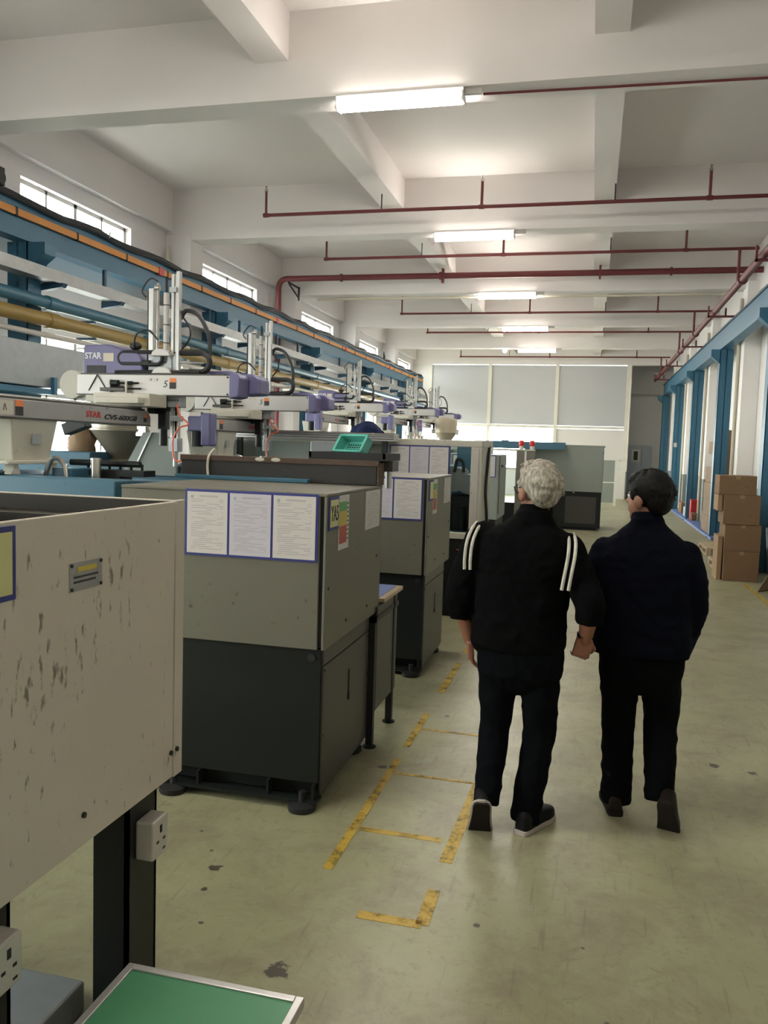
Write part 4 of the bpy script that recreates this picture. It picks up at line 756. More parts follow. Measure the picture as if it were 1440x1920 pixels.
notice_board(r, -2.05, -1.42, y0, 1.36, 1.765)
MB().box(-4.2, -1.12, y0 + 0.03, y0 + 0.9, 0.06, 0.82).build('base_cabinet', m_dsteel, r, bevel=0.006); MB().box(-4.1, -1.2, y0 + 0.06, y0 + 0.8, 0, 0.06).build('plinth', m_black, r)
MB().box(-1.32, -1.14, y0 + 0.018, y0 + 0.03, 0.70, 0.71).build('name_strip', m_inkred, r)
MB().box(-1.46, -1.17, y0 + 0.72, y0 + 0.76, 1.45, 1.77).build('back_plate', m_blue_m, r); MB().box(-1.35, -1.17, y0 + 0.76, y0 + 0.78, 0.86, 1.76).build('back_plate', m_cab_far, r)
MB().cyl((-1.26, y0 + 0.16, 1.38), (-1.26, y0 + 0.55, 1.38), 0.10, 18).build('motor', m_motor, r, smooth=True); MB().cyl((-1.40, y0 + 0.2, 1.42), (-1.40, y0 + 0.6, 1.42), 0.13, 18).build('motor', m_motor, r, smooth=True)
b = MB(); b.box(-1.45, -1.22, y0 + 0.2, y0 + 0.6, 0.89, 1.25); b.cyl((-1.30, y0 + 0.15, 0.9), (-1.30, y0 + 0.15, 1.15), 0.04); b.tube(smoothpts([(-1.40, y0 + 0.2, 1.5), (-1.37, y0 + 0.2, 1.63), (-1.31, y0 + 0.2, 1.60), (-1.30, y0 + 0.2, 1.5)]), 0.018, 8); b.build('pump_unit', m_black, r, smooth=True)
MB().tube(smoothpts([(-1.085, y0 + 0.55, 1.78), (-1.07, y0 + 0.35, 1.6), (-1.065, y0 + 0.22, 1.3), (-1.065, y0 + 0.4, 1.0), (-1.07, y0 + 0.5, 0.6)]), 0.016, 8).build('hanging_cable', m_black, r, smooth=True)
MB().box(-4.2, -1.3, y0 + 0.8, y0 + 1.6, 0.1, 1.55).build('machine_body', m_blue_m, r, bevel=0.01)
MB().box(-4.3, -3.7, y0 + 0.12, y0 + 0.7, 0.885, 1.60).build('hopper_stand', m_cab_far, r)
r = thing('conveyor', (-2.9, 8.3, 1.8), 'aluminium profile conveyor along the top of the cream enclosure', 'conveyor')
MB().box(-3.88, -1.95, 8.22, 8.37, 1.795, 1.872).build('side_profile', m_alu, r, bevel=0.003)
for z in (1.815, 1.838, 1.858): MB().box(-3.86, -1.97, 8.214, 8.22, z, z + 0.006).build('groove', m_dsteel2, r)
MB().box(-3.85, -1.98, 8.24, 8.6, 1.872, 1.88).build('belt', m_rust, r)
for x in (-3.7, -2.1): MB().box(x, x + 0.05, 8.24, 8.30, 0, 1.795).build('leg', m_black, r)
MB().box(-2.85, -2.55, 8.18, 8.21, 1.6, 1.78).build('drive_box', m_duct, r, bevel=0.01)
single('cover_panel', MB().box(-4.15, -3.72, 8.17, 8.20, 1.15, 1.77), m_plainpaper, 'white cover panel below the left end of the conveyor', 'panel')
# ================================================================== machines farther along the row
def far_machine(y, ztop, label, d=1.2):
    r = thing('injection_machine', (-4.0, y + d / 2, 0), label, 'machine', 'moulding machines with notices')
    MB().box(-6.2, -2.5, y, y + d, 0.1, 1.2).build('bed', m_blue_m, r, bevel=0.01); MB().box(-6.1, -2.6, y + 0.1, y + d - 0.1, 0, 0.1).build('plinth', m_black, r)
    MB().box(-4.7, -3.9, y + 0.1, y + d - 0.1, 1.2, ztop).build('fixed_platen', m_cream, r, bevel=0.015); MB().box(-6.0, -5.3, y + 0.1, y + d - 0.1, 1.2, ztop - 0.1).build('clamp_platen', m_cream, r, bevel=0.015)
    for yy in (y + 0.3, y + d - 0.3): MB().cyl((-5.4, yy, 1.5), (-2.7, yy, 1.5), 0.05, 14).build('tie_bar', m_chrome, r, smooth=True)
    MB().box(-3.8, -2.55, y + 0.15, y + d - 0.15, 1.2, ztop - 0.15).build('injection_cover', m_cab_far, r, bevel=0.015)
    return r
m5 = far_machine(12.0, 1.79, 'pale machine with one narrow cabinet showing left of the grey-haired man')
MB().box(-2.3, -1.32, 12.1, 13.2, 0.72, 1.67).build('cabinet', m_cab_far, m5, bevel=0.008); MB().box(-2.3, -1.34, 12.13, 13.15, 0.0, 0.72).build('cabinet_base', m_dsteel, m5); notice_board(m5, -2.0, -1.36, 12.1, 1.34, 1.66, 3)
b = MB(); b.box(-1.322, -1.312, 12.2, 12.22, 0.8, 1.65); b.cyl((-1.315, 12.5, 1.5), (-1.315, 12.52, 1.5), 0.02); b.build('door_seam', m_dsteel2, m5)
m6 = far_machine(16.0, 1.90, 'machine with grey guard posts and red beacons behind the grey-haired man', 1.3)
fy = 15.0
for x0, x1 in ((-1.33, -1.19), (-1.15, -1.0)): MB().box(x0, x1, fy, fy + 0.12, 0, 1.745).build('guard_post', m_cab, m6, bevel=0.006)
MB().box(-1.19, -1.15, fy + 0.02, fy + 0.1, 0.05, 1.74).build('post_insert', m_inkwhite, m6); MB().box(-2.6, -1.0, fy, fy + 0.12, 1.73, 1.765).build('guard_rail', m_cream, m6)
MB().box(-2.6, -1.33, fy + 0.05, fy + 0.058, 0.8, 1.73).build('guard_window', m_acry, m6); MB().box(-2.6, -1.33, fy + 0.03, fy + 0.09, 1.40, 1.42).build('guard_rail', m_cream, m6); MB().box(-2.6, -1.33, fy, fy + 0.1, 0.0, 0.8).build('guard_base', m_dsteel, m6); MB().box(-2.6, -2.5, fy + 0.12, fy + 1.0, 0, 1.7).build('guard_end', m_cab, m6)
for x in (-1.25, -1.06):
    q = thing('beacon_lamp', (x, fy + 0.06, 1.765), 'red beacon lamp on the %s guard post' % ('left' if x < -1.2 else 'right'), 'beacon', 'red beacon lamps')
    MB().lathe([(0.042, 0), (0.042, 0.06)], (x, fy + 0.06, 1.765), 14).build('base', m_cream, q, smooth=True); MB().lathe([(0.045, 0.06), (0.05, 0.07), (0.048, 0.13), (0.035, 0.155), (0.01, 0.16)], (x, fy + 0.06, 1.765), 14).build('lens', m_beacon, q, smooth=True)
r = thing('blue_machine', (-1.2, 19.6, 0), 'large grey-green cabinet with a dark base and a blue beam, right of the grey-haired head', 'machine')
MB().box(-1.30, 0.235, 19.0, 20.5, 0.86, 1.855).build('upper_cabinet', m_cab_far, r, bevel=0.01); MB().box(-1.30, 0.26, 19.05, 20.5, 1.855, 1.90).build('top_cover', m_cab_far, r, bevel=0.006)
MB().box(-1.28, 0.225, 19.03, 20.4, 0.05, 0.86).build('lower_cabinet', m_dsteel, r, bevel=0.008); MB().box(-1.2, 0.15, 19.1, 20.3, 0, 0.05).build('plinth', m_black, r)
MB().box(-0.55, 0.12, 19.018, 19.03, 0.15, 0.75).build('access_door', m_dsteel2, r); MB().box(-0.4, -0.36, 19.0, 19.02, 0.83, 0.855).build('latch', m_chrome, r)
MB().box(-2.6, -0.6, 18.6, 18.95, 1.78, 1.94).build('blue_beam', m_blue_m, r, bevel=0.006); MB().box(-1.48, -1.31, 18.7, 18.95, 0.3, 1.80).build('blue_post', m_blue_m, r); MB().box(-2.55, -2.4, 18.7, 18.95, 0.0, 1.80).build('blue_post', m_blue_m, r)
MB().box(-2.0, -1.85, 18.7, 18.85, 1.94, 1.965).build('beam_cap', m_blue_d, r); MB().box(0.237, 0.243, 19.2, 20.3, 0.95, 1.8).build('side_door', m_cab_far, r)
far_machine(20.9, 1.96, 'pale machine under the farthest robot', 1.2)
r = thing('partition_board', (0.5, 28.4, 0), 'low pale board with a cream frame standing before the far partition', 'board')
MB().box(0.05, 0.72, 28.38, 28.42, 0.1, 1.5).build('board_panel', m_cab_far, r)
b = MB(); b.box(0.72, 0.80, 28.34, 28.46, 0, 1.55); b.box(0.0, 0.08, 28.34, 28.46, 0, 1.55); b.box(0.0, 0.8, 28.36, 28.44, 1.5, 1.56); b.box(0.0, 0.8, 28.36, 28.44, 0.75, 0.79); b.build('frame', m_pframe, r)
# ================================================================== cartons, pallets and other things on the right
def carton(x0, x1, y0, y1, z0, z1, label, mat=None, grp='cardboard boxes on the right', rot=0.0):
    cx, cy = (x0 + x1) / 2, (y0 + y1) / 2
    r = thing('cardboard_box', (cx, cy, z0), label, 'box', grp); r.rotation_euler.z = rot
    MB().box(x0, x1, y0, y1, z0, z1).build('carton', mat or m_card, r, bevel=0.006)
    MB().box(cx - 0.03, cx + 0.03, y0 - 0.001, y1 + 0.001, z1 - 0.05, z1 + 0.001).build('tape', m_card_l, r)
    return r
carton(1.86, 2.33, 12.45, 12.95, 0.0, 0.42, 'lowest cardboard box of the front stack')
carton(1.855, 2.335, 12.46, 12.95, 0.42, 0.80, 'second cardboard box from the bottom of the front stack', rot=0.01)
carton(1.82, 2.30, 12.44, 12.92, 0.80, 1.215, 'third cardboard box of the front stack, shifted right')
carton(1.745, 2.235, 12.45, 12.92, 1.215, 1.485, 'topmost cardboard box of the front stack')
carton(1.78, 1.845, 12.5, 12.95, 0.0, 0.62, 'thin upright carton at the left of the front stack', m_card_l)
carton(1.745, 1.81, 12.48, 12.9, 0.98, 1.21, 'small pale carton sticking out of the front stack', m_card_l)
def pallet(x0, x1, y0, y1, label):
    r = thing('wooden_pallet', ((x0 + x1) / 2, (y0 + y1) / 2, 0), label, 'pallet', 'wooden pallets')
    n = 6; w = (y1 - y0) / n
    for k in range(n): MB().box(x0, x1, y0 + k * w + 0.01, y0 + (k + 1) * w - 0.01, 0.115, 0.135).build('deck_board', m_wood, r)
    for x in (x0, (x0 + x1) / 2 - 0.04, x1 - 0.08):
        MB().box(x, x + 0.08, y0 + 0.01, y1 - 0.01, 0.095, 0.115).build('stringer_board', m_wood, r); MB().box(x, x + 0.08, y0 + 0.01, y1 - 0.01, 0, 0.018).build('bottom_board', m_wood, r)
        for y in (y0 + 0.01, (y0 + y1) / 2 - 0.05, y1 - 0.11): MB().box(x, x + 0.08, y, y + 0.1, 0.018, 0.095).build('block', m_wood, r)
    return r
pallet(2.02, 2.9, 15.4, 16.6, 'empty wooden pallet on the floor behind the front box stack')
pallet(1.90, 2.44, 13.25, 14.25, 'wooden pallet right behind the front box stack')
carton(1.97, 2.2, 13.4, 13.9, 0.136, 0.55, 'cardboard box on the pallet behind the front stack', m_card_l)
carton(2.22, 2.43, 13.3, 13.55, 0.136, 0.85, 'tall cardboard box on the pallet, mostly hidden by the front stack', m_card)
b = MB().sphere((2.08, 13.6, 0.62), (0.09, 0.08, 0.07), 10, 6); random.seed(5); b.v = [(x + random.uniform(-.015, .015), y + random.uniform(-.015, .015), z + random.uniform(-.012, .012)) for x, y, z in b.v]
single('paper_wrap', b, m_plainpaper, 'crumpled white paper on the box left of the front stack', 'paper', smooth=True)
r = thing('floor_platform', (2.75, 22.8, 0), 'low blue platform along the right wall under the boxes', 'platform')
MB().box(2.46, 3.05, 18.3, 27.4, 0.0, 0.05).build('platform_deck', m_bmat, r)
zz = [0.05, 0.42, 0.80, 1.15, 1.50, 1.80, 2.08, 2.32]
SL = ['lowest', 'second', 'third', 'fourth', 'fifth', 'sixth', 'topmost']
for k in range(7):
    x0 = 2.53 + (0.0, 0.01, 0.0, 0.03, 0.10, 0.05, 0.12)[k]
    carton(x0, x0 + 0.36, 19.35, 20.5 - (0.0, 0.02, 0.05, 0.0, 0.35, 0.15, 0.5)[k], zz[k], zz[k+1], '%s box of the tall stack behind the second blue column' % SL[k], m_card_l, 'tall box stack by the second blue column')
carton(2.62, 2.85, 20.75, 21.3, 0.05, 0.42, 'small brown box on the blue platform beside the tall stack', m_card)
carton(2.62, 2.85, 20.75, 21.1, 1.2, 1.2001, 'x', m_card) if False else None
carton(2.58, 2.9, 25.6, 26.4, 0.05, 0.36, 'brown box on the platform between the third and fourth blue columns', m_card)
carton(2.56, 2.72, 24.4, 24.8, 0.05, 0.30, 'small white carton on the platform next to the third blue column', m_plainpaper)
r = thing('red_box', (2.7, 23.35, 0.05), 'bright red extinguisher box standing on the blue platform', 'box')
MB().box(2.58, 2.82, 23.2, 23.5, 0.05, 0.57).build('body', m_redb, r, bevel=0.012); MB().box(2.575, 2.825, 23.195, 23.505, 0.55, 0.58).build('lid', m_redb, r, bevel=0.006); MB().box(2.82, 2.85, 23.3, 23.4, 0.3, 0.4).build('handle', m_black, r)
carton(2.58, 2.69, 22.9, 23.1, 0.05, 0.25, 'little brown carton in front of the red box', m_card)
b = MB().add([(2.16, 11.55, 0.0), (2.50, 11.95, 0.0), (2.95, 12.55, 0.62), (2.62, 12.15, 0.62), (2.17, 11.54, 0.012), (2.51, 11.94, 0.012), (2.96, 12.54, 0.632), (2.63, 12.14, 0.632)], [(0, 1, 2, 3), (7, 6, 5, 4), (0, 4, 5, 1), (1, 5, 6, 2), (2, 6, 7, 3), (3, 7, 4, 0)]); single('cardboard_sheet', b, m_card, 'brown cardboard sheet leaning at the right edge', 'sheet')
b = MB().add([(2.50, 12.7, 0.0), (2.74, 12.95, 0.0), (2.74, 13.3, 0.72), (2.50, 13.05, 0.72), (2.52, 12.68, 0.02), (2.76, 12.93, 0.02), (2.76, 13.28, 0.74), (2.52, 13.03, 0.74)], [(0, 1, 2, 3), (7, 6, 5, 4), (0, 4, 5, 1), (1, 5, 6, 2), (2, 6, 7, 3), (3, 7, 4, 0)]); single('leaning_board', b, m_dsteel2, 'grey board leaning behind the cardboard sheet at the right edge', 'board')
single('blue_crate', MB().box(2.55, 2.95, 11.3, 11.7, 0, 0.12), m_bmat, 'low blue crate under the leaning sheet', 'crate', bevel=0.01)
# wall signs near the far right corner
r = thing('fire_sign', (XR, 31.8, 1.6), 'red fire sign on the right wall near the recess', 'sign')
MB().box(XR - 0.012, XR - 0.001, 31.4, 32.3, 1.95, 2.33).build('sign_plate', m_redb, r); MB().box(XR - 0.014, XR - 0.011, 31.75, 31.9, 2.08, 2.2).build('symbol', m_inkwhite, r)
r = thing('notice_poster', (XR, 31.8, 1.0), 'white notice poster with red lines under the red fire sign', 'poster')
MB().box(XR - 0.01, XR - 0.001, 31.4, 32.3, 0.75, 1.9).build('poster_sheet', m_plainpaper, r)
MB().box(XR - 0.013, XR - 0.009, 31.4, 32.3, 1.28, 1.32).build('red_band', m_sred, r); MB().cyl((XR - 0.013, 31.65, 1.05), (XR - 0.009, 31.65, 1.05), 0.12, 20).build('red_ring', m_sred, r)
for k in range(4): MB().box(XR - 0.013, XR - 0.009, 31.5, 31.9, 1.45 + k * 0.09, 1.47 + k * 0.09).build('print_line', m_ink, r)
# ================================================================== people
def remesh(mb, name, mats, parent, vox, smooth_it=6, off=None, matfn=None, fac=0.5, fold=0.0, ff=(9, 9, 13)):
    m = mb.mesh(off or ORG[parent.name]); o = bpy.data.objects.new('tmp', m); C.objects.link(o)
    q = o.modifiers.new('r', 'REMESH'); q.mode = 'VOXEL'; q.voxel_size = vox
    s = o.modifiers.new('s', 'SMOOTH'); s.factor = fac; s.iterations = smooth_it
    dg = bpy.context.evaluated_depsgraph_get(); me = bpy.data.meshes.new_from_object(o.evaluated_get(dg)); bpy.data.objects.remove(o)
    if fold:
        nn = [v.normal.copy() for v in me.vertices]
        for v, q2 in zip(me.vertices, nn):
            c = v.co; w = noise.noise(Vector((c.x * ff[0], c.y * ff[1], c.z * ff[2]))) + 0.5 * noise.noise(Vector((c.x * ff[0] * 2.3 + 5, c.y * ff[1] * 2.3, c.z * ff[2] * 1.7 + c.x * 9)))
            v.co = c + q2 * (fold * (1 - abs(w) * 2.2))
    me.materials.clear()
    for x in mats: me.materials.append(x)
    for p in me.polygons: p.use_smooth = True
    if matfn:
        for p in me.polygons: p.material_index = matfn(p.center)
    n = bpy.data.objects.new(name, me); C.objects.link(n); n.parent = parent; ORG[n.name] = tuple(off or ORG[parent.name]); return n
def limb(b, pts, radii, n=14, flat=False):       # tapered limb with round joints
    pts = [Vector(p) for p in pts]
    for (p, q), (r0, r1) in zip(zip(pts[:-1], pts[1:]), zip(radii[:-1], radii[1:])):
        b.tube([p, p.lerp(q, 0.33), p.lerp(q, 0.66), q], [r0, r0 + (r1 - r0) * .33, r0 + (r1 - r0) * .66, r1], n)
    for p, r0 in list(zip(pts, radii))[:len(pts) - (1 if flat else 0)]: b.sphere(p, r0 * 1.0, n, 8)
def ring(cx, cy, z, rx, ry, n=28, p=2.4):
    out = []
    for k in range(n):
        t = 2 * PI * k / n; c, s = math.cos(t), math.sin(t)
        out.append((cx + rx * abs(c) ** (2 / p) * (1 if c >= 0 else -1), cy + ry * abs(s) ** (2 / p) * (1 if s >= 0 else -1), z))
    return out
def hand(b, wrist, down, palm_n, side, curl=0.5, s=1.0):
    """palm + four fingers + thumb; down = finger direction, palm_n = normal of the palm side, side = +1/-1 thumb side along across"""
    w = Vector(wrist); d = Vector(down).normalized(); nrm = Vector(palm_n); nrm = (nrm - d * nrm.dot(d)).normalized(); ac = d.cross(nrm) * side
    rot = Matrix((ac, d, nrm)).transposed()
    b.obox(w + d * 0.045 * s, (0.078 * s, 0.085 * s, 0.030 * s), rot)
    for i, (L, o) in enumerate(((0.070, 0.030), (0.078, 0.010), (0.073, -0.011), (0.058, -0.031))):
        p0 = w + d * 0.082 * s + ac * o * s; ang = curl * (1 + 0.08 * i); pts = [p0]; dd = d.copy(); seg = (0.45, 0.32, 0.23)
        for k in range(3):
            a = ang * (0.7, 1.0, 0.8)[k]; dd = (dd * math.cos(a) + nrm * math.sin(a)).normalized(); pts.append(pts[-1] + dd * L * seg[k] * s)
        limb(b, pts, [0.0098 * s, 0.0092 * s, 0.0085 * s, 0.0075 * s], 10)
    p0 = w + d * 0.022 * s + ac * 0.034 * s; p1 = p0 + (ac * 0.6 + d * 0.6 + nrm * 0.45).normalized() * 0.034 * s; p2 = p1 + (d * 0.75 + nrm * 0.6 - ac * 0.1).normalized() * 0.030 * s; p3 = p2 + (d * 0.7 + nrm * 0.6 - ac * 0.5).normalized() * 0.022 * s
    limb(b, [p0, p1, p2, p3], [0.013 * s, 0.0115 * s, 0.0105 * s, 0.0085 * s], 10)
def shoe(parent, ankle, fwd, pitch, up_mat, sole_mat, O, L=0.28):
    """shoe built along +y, heel at 0, then pitched about the ball and placed"""
    up = MB(); so = MB()
    prof = [(0.0, 0.022, 0.062), (0.008, 0.030, 0.072), (0.03, 0.035, 0.085), (0.08, 0.036, 0.082), (0.14, 0.040, 0.068), (0.20, 0.047, 0.052), (0.24, 0.044, 0.044), (0.265, 0.034, 0.038), (0.278, 0.020, 0.032), (L + 0.003, 0.008, 0.026)]
    rings = []; rs = []
    for y, w, h in prof:
        rings.append([(w * math.copysign(abs(math.cos(t)) ** 0.6, math.cos(t)), y, 0.024 + max(0, math.sin(t)) ** 0.6 * h + min(0, math.sin(t)) * 0.004) for t in [2 * PI * k / 16 for k in range(16)]])
        rs.append([(w * 1.10, y * 1.03 - 0.006, 0.0), (w * 1.10, y * 1.03 - 0.006, 0.024), (-w * 1.10, y * 1.03 - 0.006, 0.024), (-w * 1.10, y * 1.03 - 0.006, 0.0)])
    up.loft(rings); so.loft(rs)
    piv = Vector((0, 0.20, 0.0)); Rm = Matrix.Rotation(fwd, 3, 'Z') @ Matrix.Rotation(-pitch, 3, 'X')
    at = Vector(ankle)
    for m in (up, so): m.v = [tuple(at + Matrix.Rotation(fwd, 3, 'Z') @ Vector((0, 0.2, 0)) + Rm @ (Vector(v) - piv)) for v in m.v]
    q = up.build('shoe', up_mat, parent, smooth=50, off=O); so.build('sole', sole_mat, q, bevel=0.004, off=O); return q
def head(b, c, yaw, tilt=0.0, s=1.0):
    """head volume centred on c (mid-skull); faces +y then turned by yaw; returns transform"""
    T = Matrix.Translation(c) @ Matrix.Rotation(yaw, 4, 'Z') @ Matrix.Rotation(tilt, 4, 'X')
    q = MB(); q.sphere((0, -0.015, 0.025), (0.076 * s, 0.096 * s, 0.092 * s), 20, 14); q.sphere((0, 0.022, -0.035), (0.062 * s, 0.074 * s, 0.085 * s), 18, 12)
    q.sphere((0, 0.055, -0.095), (0.034 * s, 0.034 * s, 0.028 * s), 12, 8)                                   # chin
    q.tube([(0, 0.088, 0.010), (0, 0.108, -0.025), (0, 0.092, -0.040)], [0.009, 0.016, 0.010], 10)            # nose
    q.tube([(-0.028, 0.083, -0.066), (0, 0.092, -0.064), (0.028, 0.083, -0.066)], [0.006, 0.010, 0.006], 8)  # lips
    for sx in (-1, 1):
        q.sphere((sx * 0.030, 0.070, 0.018), (0.022, 0.016, 0.012), 10, 6)                                    # brow
        q.sphere((sx * 0.083 * s, -0.012, -0.018), (0.015, 0.026, 0.036), 12, 8)                               # ear
    q.tube([(0, -0.02, -0.05), (0, -0.035, -0.16)], [0.055 * s, 0.060 * s], 16)
    q.v = [tuple(T @ Vector(v)) for v in q.v]; b.v, b.f, b.mi = b.v + [], b.f + [], b.mi
    b.add(q.v, q.f); return T
def hair(parent, T, mat, O, s=1.0, longish=False, vox=0.006):
    q = MB(); rnd = random.Random(11)
    q.sphere((0, -0.026, 0.040), (0.090 * s, 0.104 * s, 0.092 * s), 22, 14); q.sphere((0, -0.072, -0.005), (0.074 * s, 0.052 * s, 0.072 * s), 18, 12); q.sphere((0, 0.035, 0.085), (0.066 * s, 0.060 * s, 0.040 * s), 16, 10)
    for k in range(150):                     # short locks over the crown and the back
        a = rnd.uniform(0, 2 * PI); e = rnd.uniform(-0.35, 1.5)
        n = Vector((math.cos(a) * math.cos(e), math.sin(a) * math.cos(e), math.sin(e)))
        if n.y > 0.45 and n.z < 0.55: continue
        if abs(n.x) > 0.5 and n.z < 0.12 and n.y > -0.6: continue
        p = Vector((n.x * 0.086 * s, n.y * 0.10 * s - 0.026, n.z * 0.088 * s + 0.040))
        tan = Vector((-n.y * 0.6, n.x * 0.3 + 0.35 * n.z, -0.7 if n.z < 0.75 else 0.0)).normalized() * (0.03 if not longish else 0.042)
        h = 1.0 if longish else 0.55
        q.tube([p - n * 0.006, p + tan * 0.5 + n * 0.010 * h, p + tan * (1 if longish else 0.8) + n * 0.003 * h], [0.010, 0.010, 0.004], 6)
    for sx in (-1, 1): q.sphere((sx * 0.074 * s, 0.022, 0.018), (0.010, 0.020, 0.034), 8, 6)
    q.v = [tuple(T @ Vector(v)) for v in q.v]
    return remesh(q, 'hair', [mat], parent, vox, 3, O)
def face_bits(parent, T, O, brow_mat):
    for sx in (-1, 1):
        e = MB().sphere((sx * 0.031, 0.078, 0.004), 0.0115, 12, 8); e.v = [tuple(T @ Vector(v)) for v in e.v]; eo = e.build('eye', m_inkwhite, parent, smooth=True, off=O)
        e = MB().sphere((sx * 0.031, 0.0865, 0.004), 0.005, 8, 6); e.v = [tuple(T @ Vector(v)) for v in e.v]; e.build('iris', m_ink, eo, smooth=True, off=O)
        e = MB().tube([(sx * 0.016, 0.089, 0.024), (sx * 0.032, 0.088, 0.029), (sx * 0.048, 0.078, 0.025)], [0.003, 0.004, 0.002], 6); e.v = [tuple(T @ Vector(v)) for v in e.v]; e.build('eyebrow', brow_mat, parent, off=O)

# ---- grey-haired man in the black jacket with white shoulder stripes
PX, PY = -0.243, 3.80
O = (PX, PY, 0)
r = thing('person', O, 'grey-haired man in a black jacket with white shoulder stripes, walking away', 'person')
def P(x, y, z): return (PX + x, PY + y, z)
b = MB(); T = head(b, P(0.005, 0.03, 1.592), 0.58, 0.0, 1.0)
limb(b, [P(-0.135, 0, 0.80), P(-0.142, 0.03, 0.47), P(-0.15, -0.10, 0.16)], [0.07, 0.05, 0.034]); limb(b, [P(0.065, 0, 0.80), P(0.065, 0.04, 0.47), P(0.02, 0.0, 0.10)], [0.085, 0.058, 0.040])
b.loft([ring(PX - 0.035, PY, z, rx, ry) for z, rx, ry in ((0.78, 0.16, 0.10), (0.95, 0.165, 0.105), (1.1, 0.15, 0.10), (1.28, 0.16, 0.10), (1.36, 0.10, 0.07), (1.44, 0.055, 0.055))])
LE, LW = P(-0.318, -0.04, 1.075), P(-0.275, 0.03, 0.865); RE, RW = P(0.268, -0.10, 1.09), P(0.250, -0.01, 0.925)
limb(b, [P(-0.225, 0, 1.34), LE, LW], [0.055, 0.045, 0.031]); limb(b, [P(0.145, 0, 1.34), RE, RW], [0.055, 0.045, 0.031])
hand(b, LW, (0.06, 0.10, -1), (1, 0.2, 0), -1, 0.45); hand(b, RW, (-0.22, 0.1, -1), (-0.2, 1.0, 0), 1, 1.35)
remesh(b, 'body', [m_skin], r, 0.006, 4)
hair(r, T, m_hair_g, O, 1.03, True); face_bits(r, T, O, m_hair_g)
# jacket
b = MB(); jr = []
for z, cx, rx, ry in ((0.855, -0.050, 0.200, 0.135), (0.875, -0.050, 0.213, 0.145), (0.93, -0.050, 0.214, 0.150), (1.02, -0.047, 0.212, 0.150), (1.15, -0.045, 0.220, 0.150), (1.27, -0.042, 0.230, 0.150), (1.335, -0.044, 0.232, 0.138), (1.388, -0.042, 0.205, 0.118), (1.435, -0.022, 0.120, 0.090), (1.475, -0.005, 0.082, 0.078), (1.505, 0.003, 0.074, 0.074)):
    jr.append(ring(PX + cx, PY + (0.015 if z > 1.4 else 0), z, rx, ry, 32, 2.5))
b.loft(jr)
limb(b, [P(-0.225, 0, 1.355), P(-0.30, -0.03, 1.18), P(-0.322, -0.04, 1.09), P(-0.310, -0.015, 0.985)], [0.084, 0.072, 0.066, 0.058], 18, True)
limb(b, [P(0.148, 0, 1.325), P(0.222, -0.06, 1.19), P(0.262, -0.10, 1.115), P(0.268, -0.085, 1.02)], [0.080, 0.070, 0.064, 0.060], 18, True)
remesh(b, 'jacket', [m_jack1], r, 0.008, 5, fold=0.006)
b = MB(); b.tube([P(0.003, 0.02, 1.485), P(0.004, 0.025, 1.525)], [0.080, 0.074], 24); remesh(b, 'collar', [m_jack1], r, 0.007, 3)
# stripes: pairs over each shoulder, down the outer back
def stripe(pts, w=0.0075):
    MB().tube(smoothpts(pts, 5), w, 8).build('shoulder_stripe', m_stripe, r, smooth=True)
for dx in (0.0, 0.026):
    stripe([P(-0.262 + dx, 0.01, 1.432 - 0.0), P(-0.274 + dx, -0.075, 1.405), P(-0.288 + dx, -0.112, 1.35), P(-0.294 + dx, -0.118, 1.28), P(-0.294 + dx, -0.112, 1.225)])
    stripe([P(0.150 + dx, 0.01, 1.405), P(0.160 + dx * 1.1, -0.075, 1.375), P(0.160 + dx * 1.1, -0.125, 1.315), P(0.150 + dx * 1.1, -0.145, 1.24), P(0.140 + dx * 1.1, -0.150, 1.165)])
# trousers
b = MB()
b.loft([ring(PX - 0.035, PY, z, rx, ry, 28) for z, rx, ry in ((0.90, 0.185, 0.125), (0.82, 0.195, 0.135), (0.74, 0.190, 0.130), (0.70, 0.15, 0.10), (0.665, 0.075, 0.07), (0.64, 0.03, 0.04))])
limb(b, [P(-0.128, 0, 0.76), P(-0.143, 0.03, 0.46), P(-0.150, -0.115, 0.135)], [0.094, 0.070, 0.056], 18, True); limb(b, [P(0.058, 0, 0.76), P(0.066, 0.04, 0.46), P(0.018, -0.02, 0.035)], [0.094, 0.073, 0.066], 18, True)
remesh(b, 'trousers', [m_trou1], r, 0.008, 4, fold=0.006, ff=(8, 8, 9))
shoe(r, P(-0.145, -0.31, 0.0), 0.16, 1.02, m_shoe, m_sole_d, O); 
q = shoe(r, P(0.005, -0.10, 0.0), -0.45, 0.0, m_shoe, m_sole_w, O)
b = MB()                                          # white rim of the lifted shoe
rim = [(-0.006, 0.014), (0.002, 0.028), (0.025, 0.038), (0.08, 0.040), (0.14, 0.044), (0.20, 0.052), (0.24, 0.049), (0.268, 0.036)]
Rm = Matrix.Rotation(0.16, 3, 'Z') @ Matrix.Rotation(-1.02, 3, 'X'); pv = Vector((0, 0.2, 0))
loop = [Vector((w, y, 0.017)) for y, w in rim] + [Vector((-w, y, 0.017)) for y, w in reversed(rim)]
loop = [Vector(P(-0.145, -0.31, 0.0)) + Matrix.Rotation(0.16, 3, 'Z') @ Vector((0, 0.2, 0)) + Rm @ (v - pv) for v in loop]
b.tube(loop + [loop[0]], 0.009, 6); b.build('sole_rim', m_sole_w, r, smooth=True)
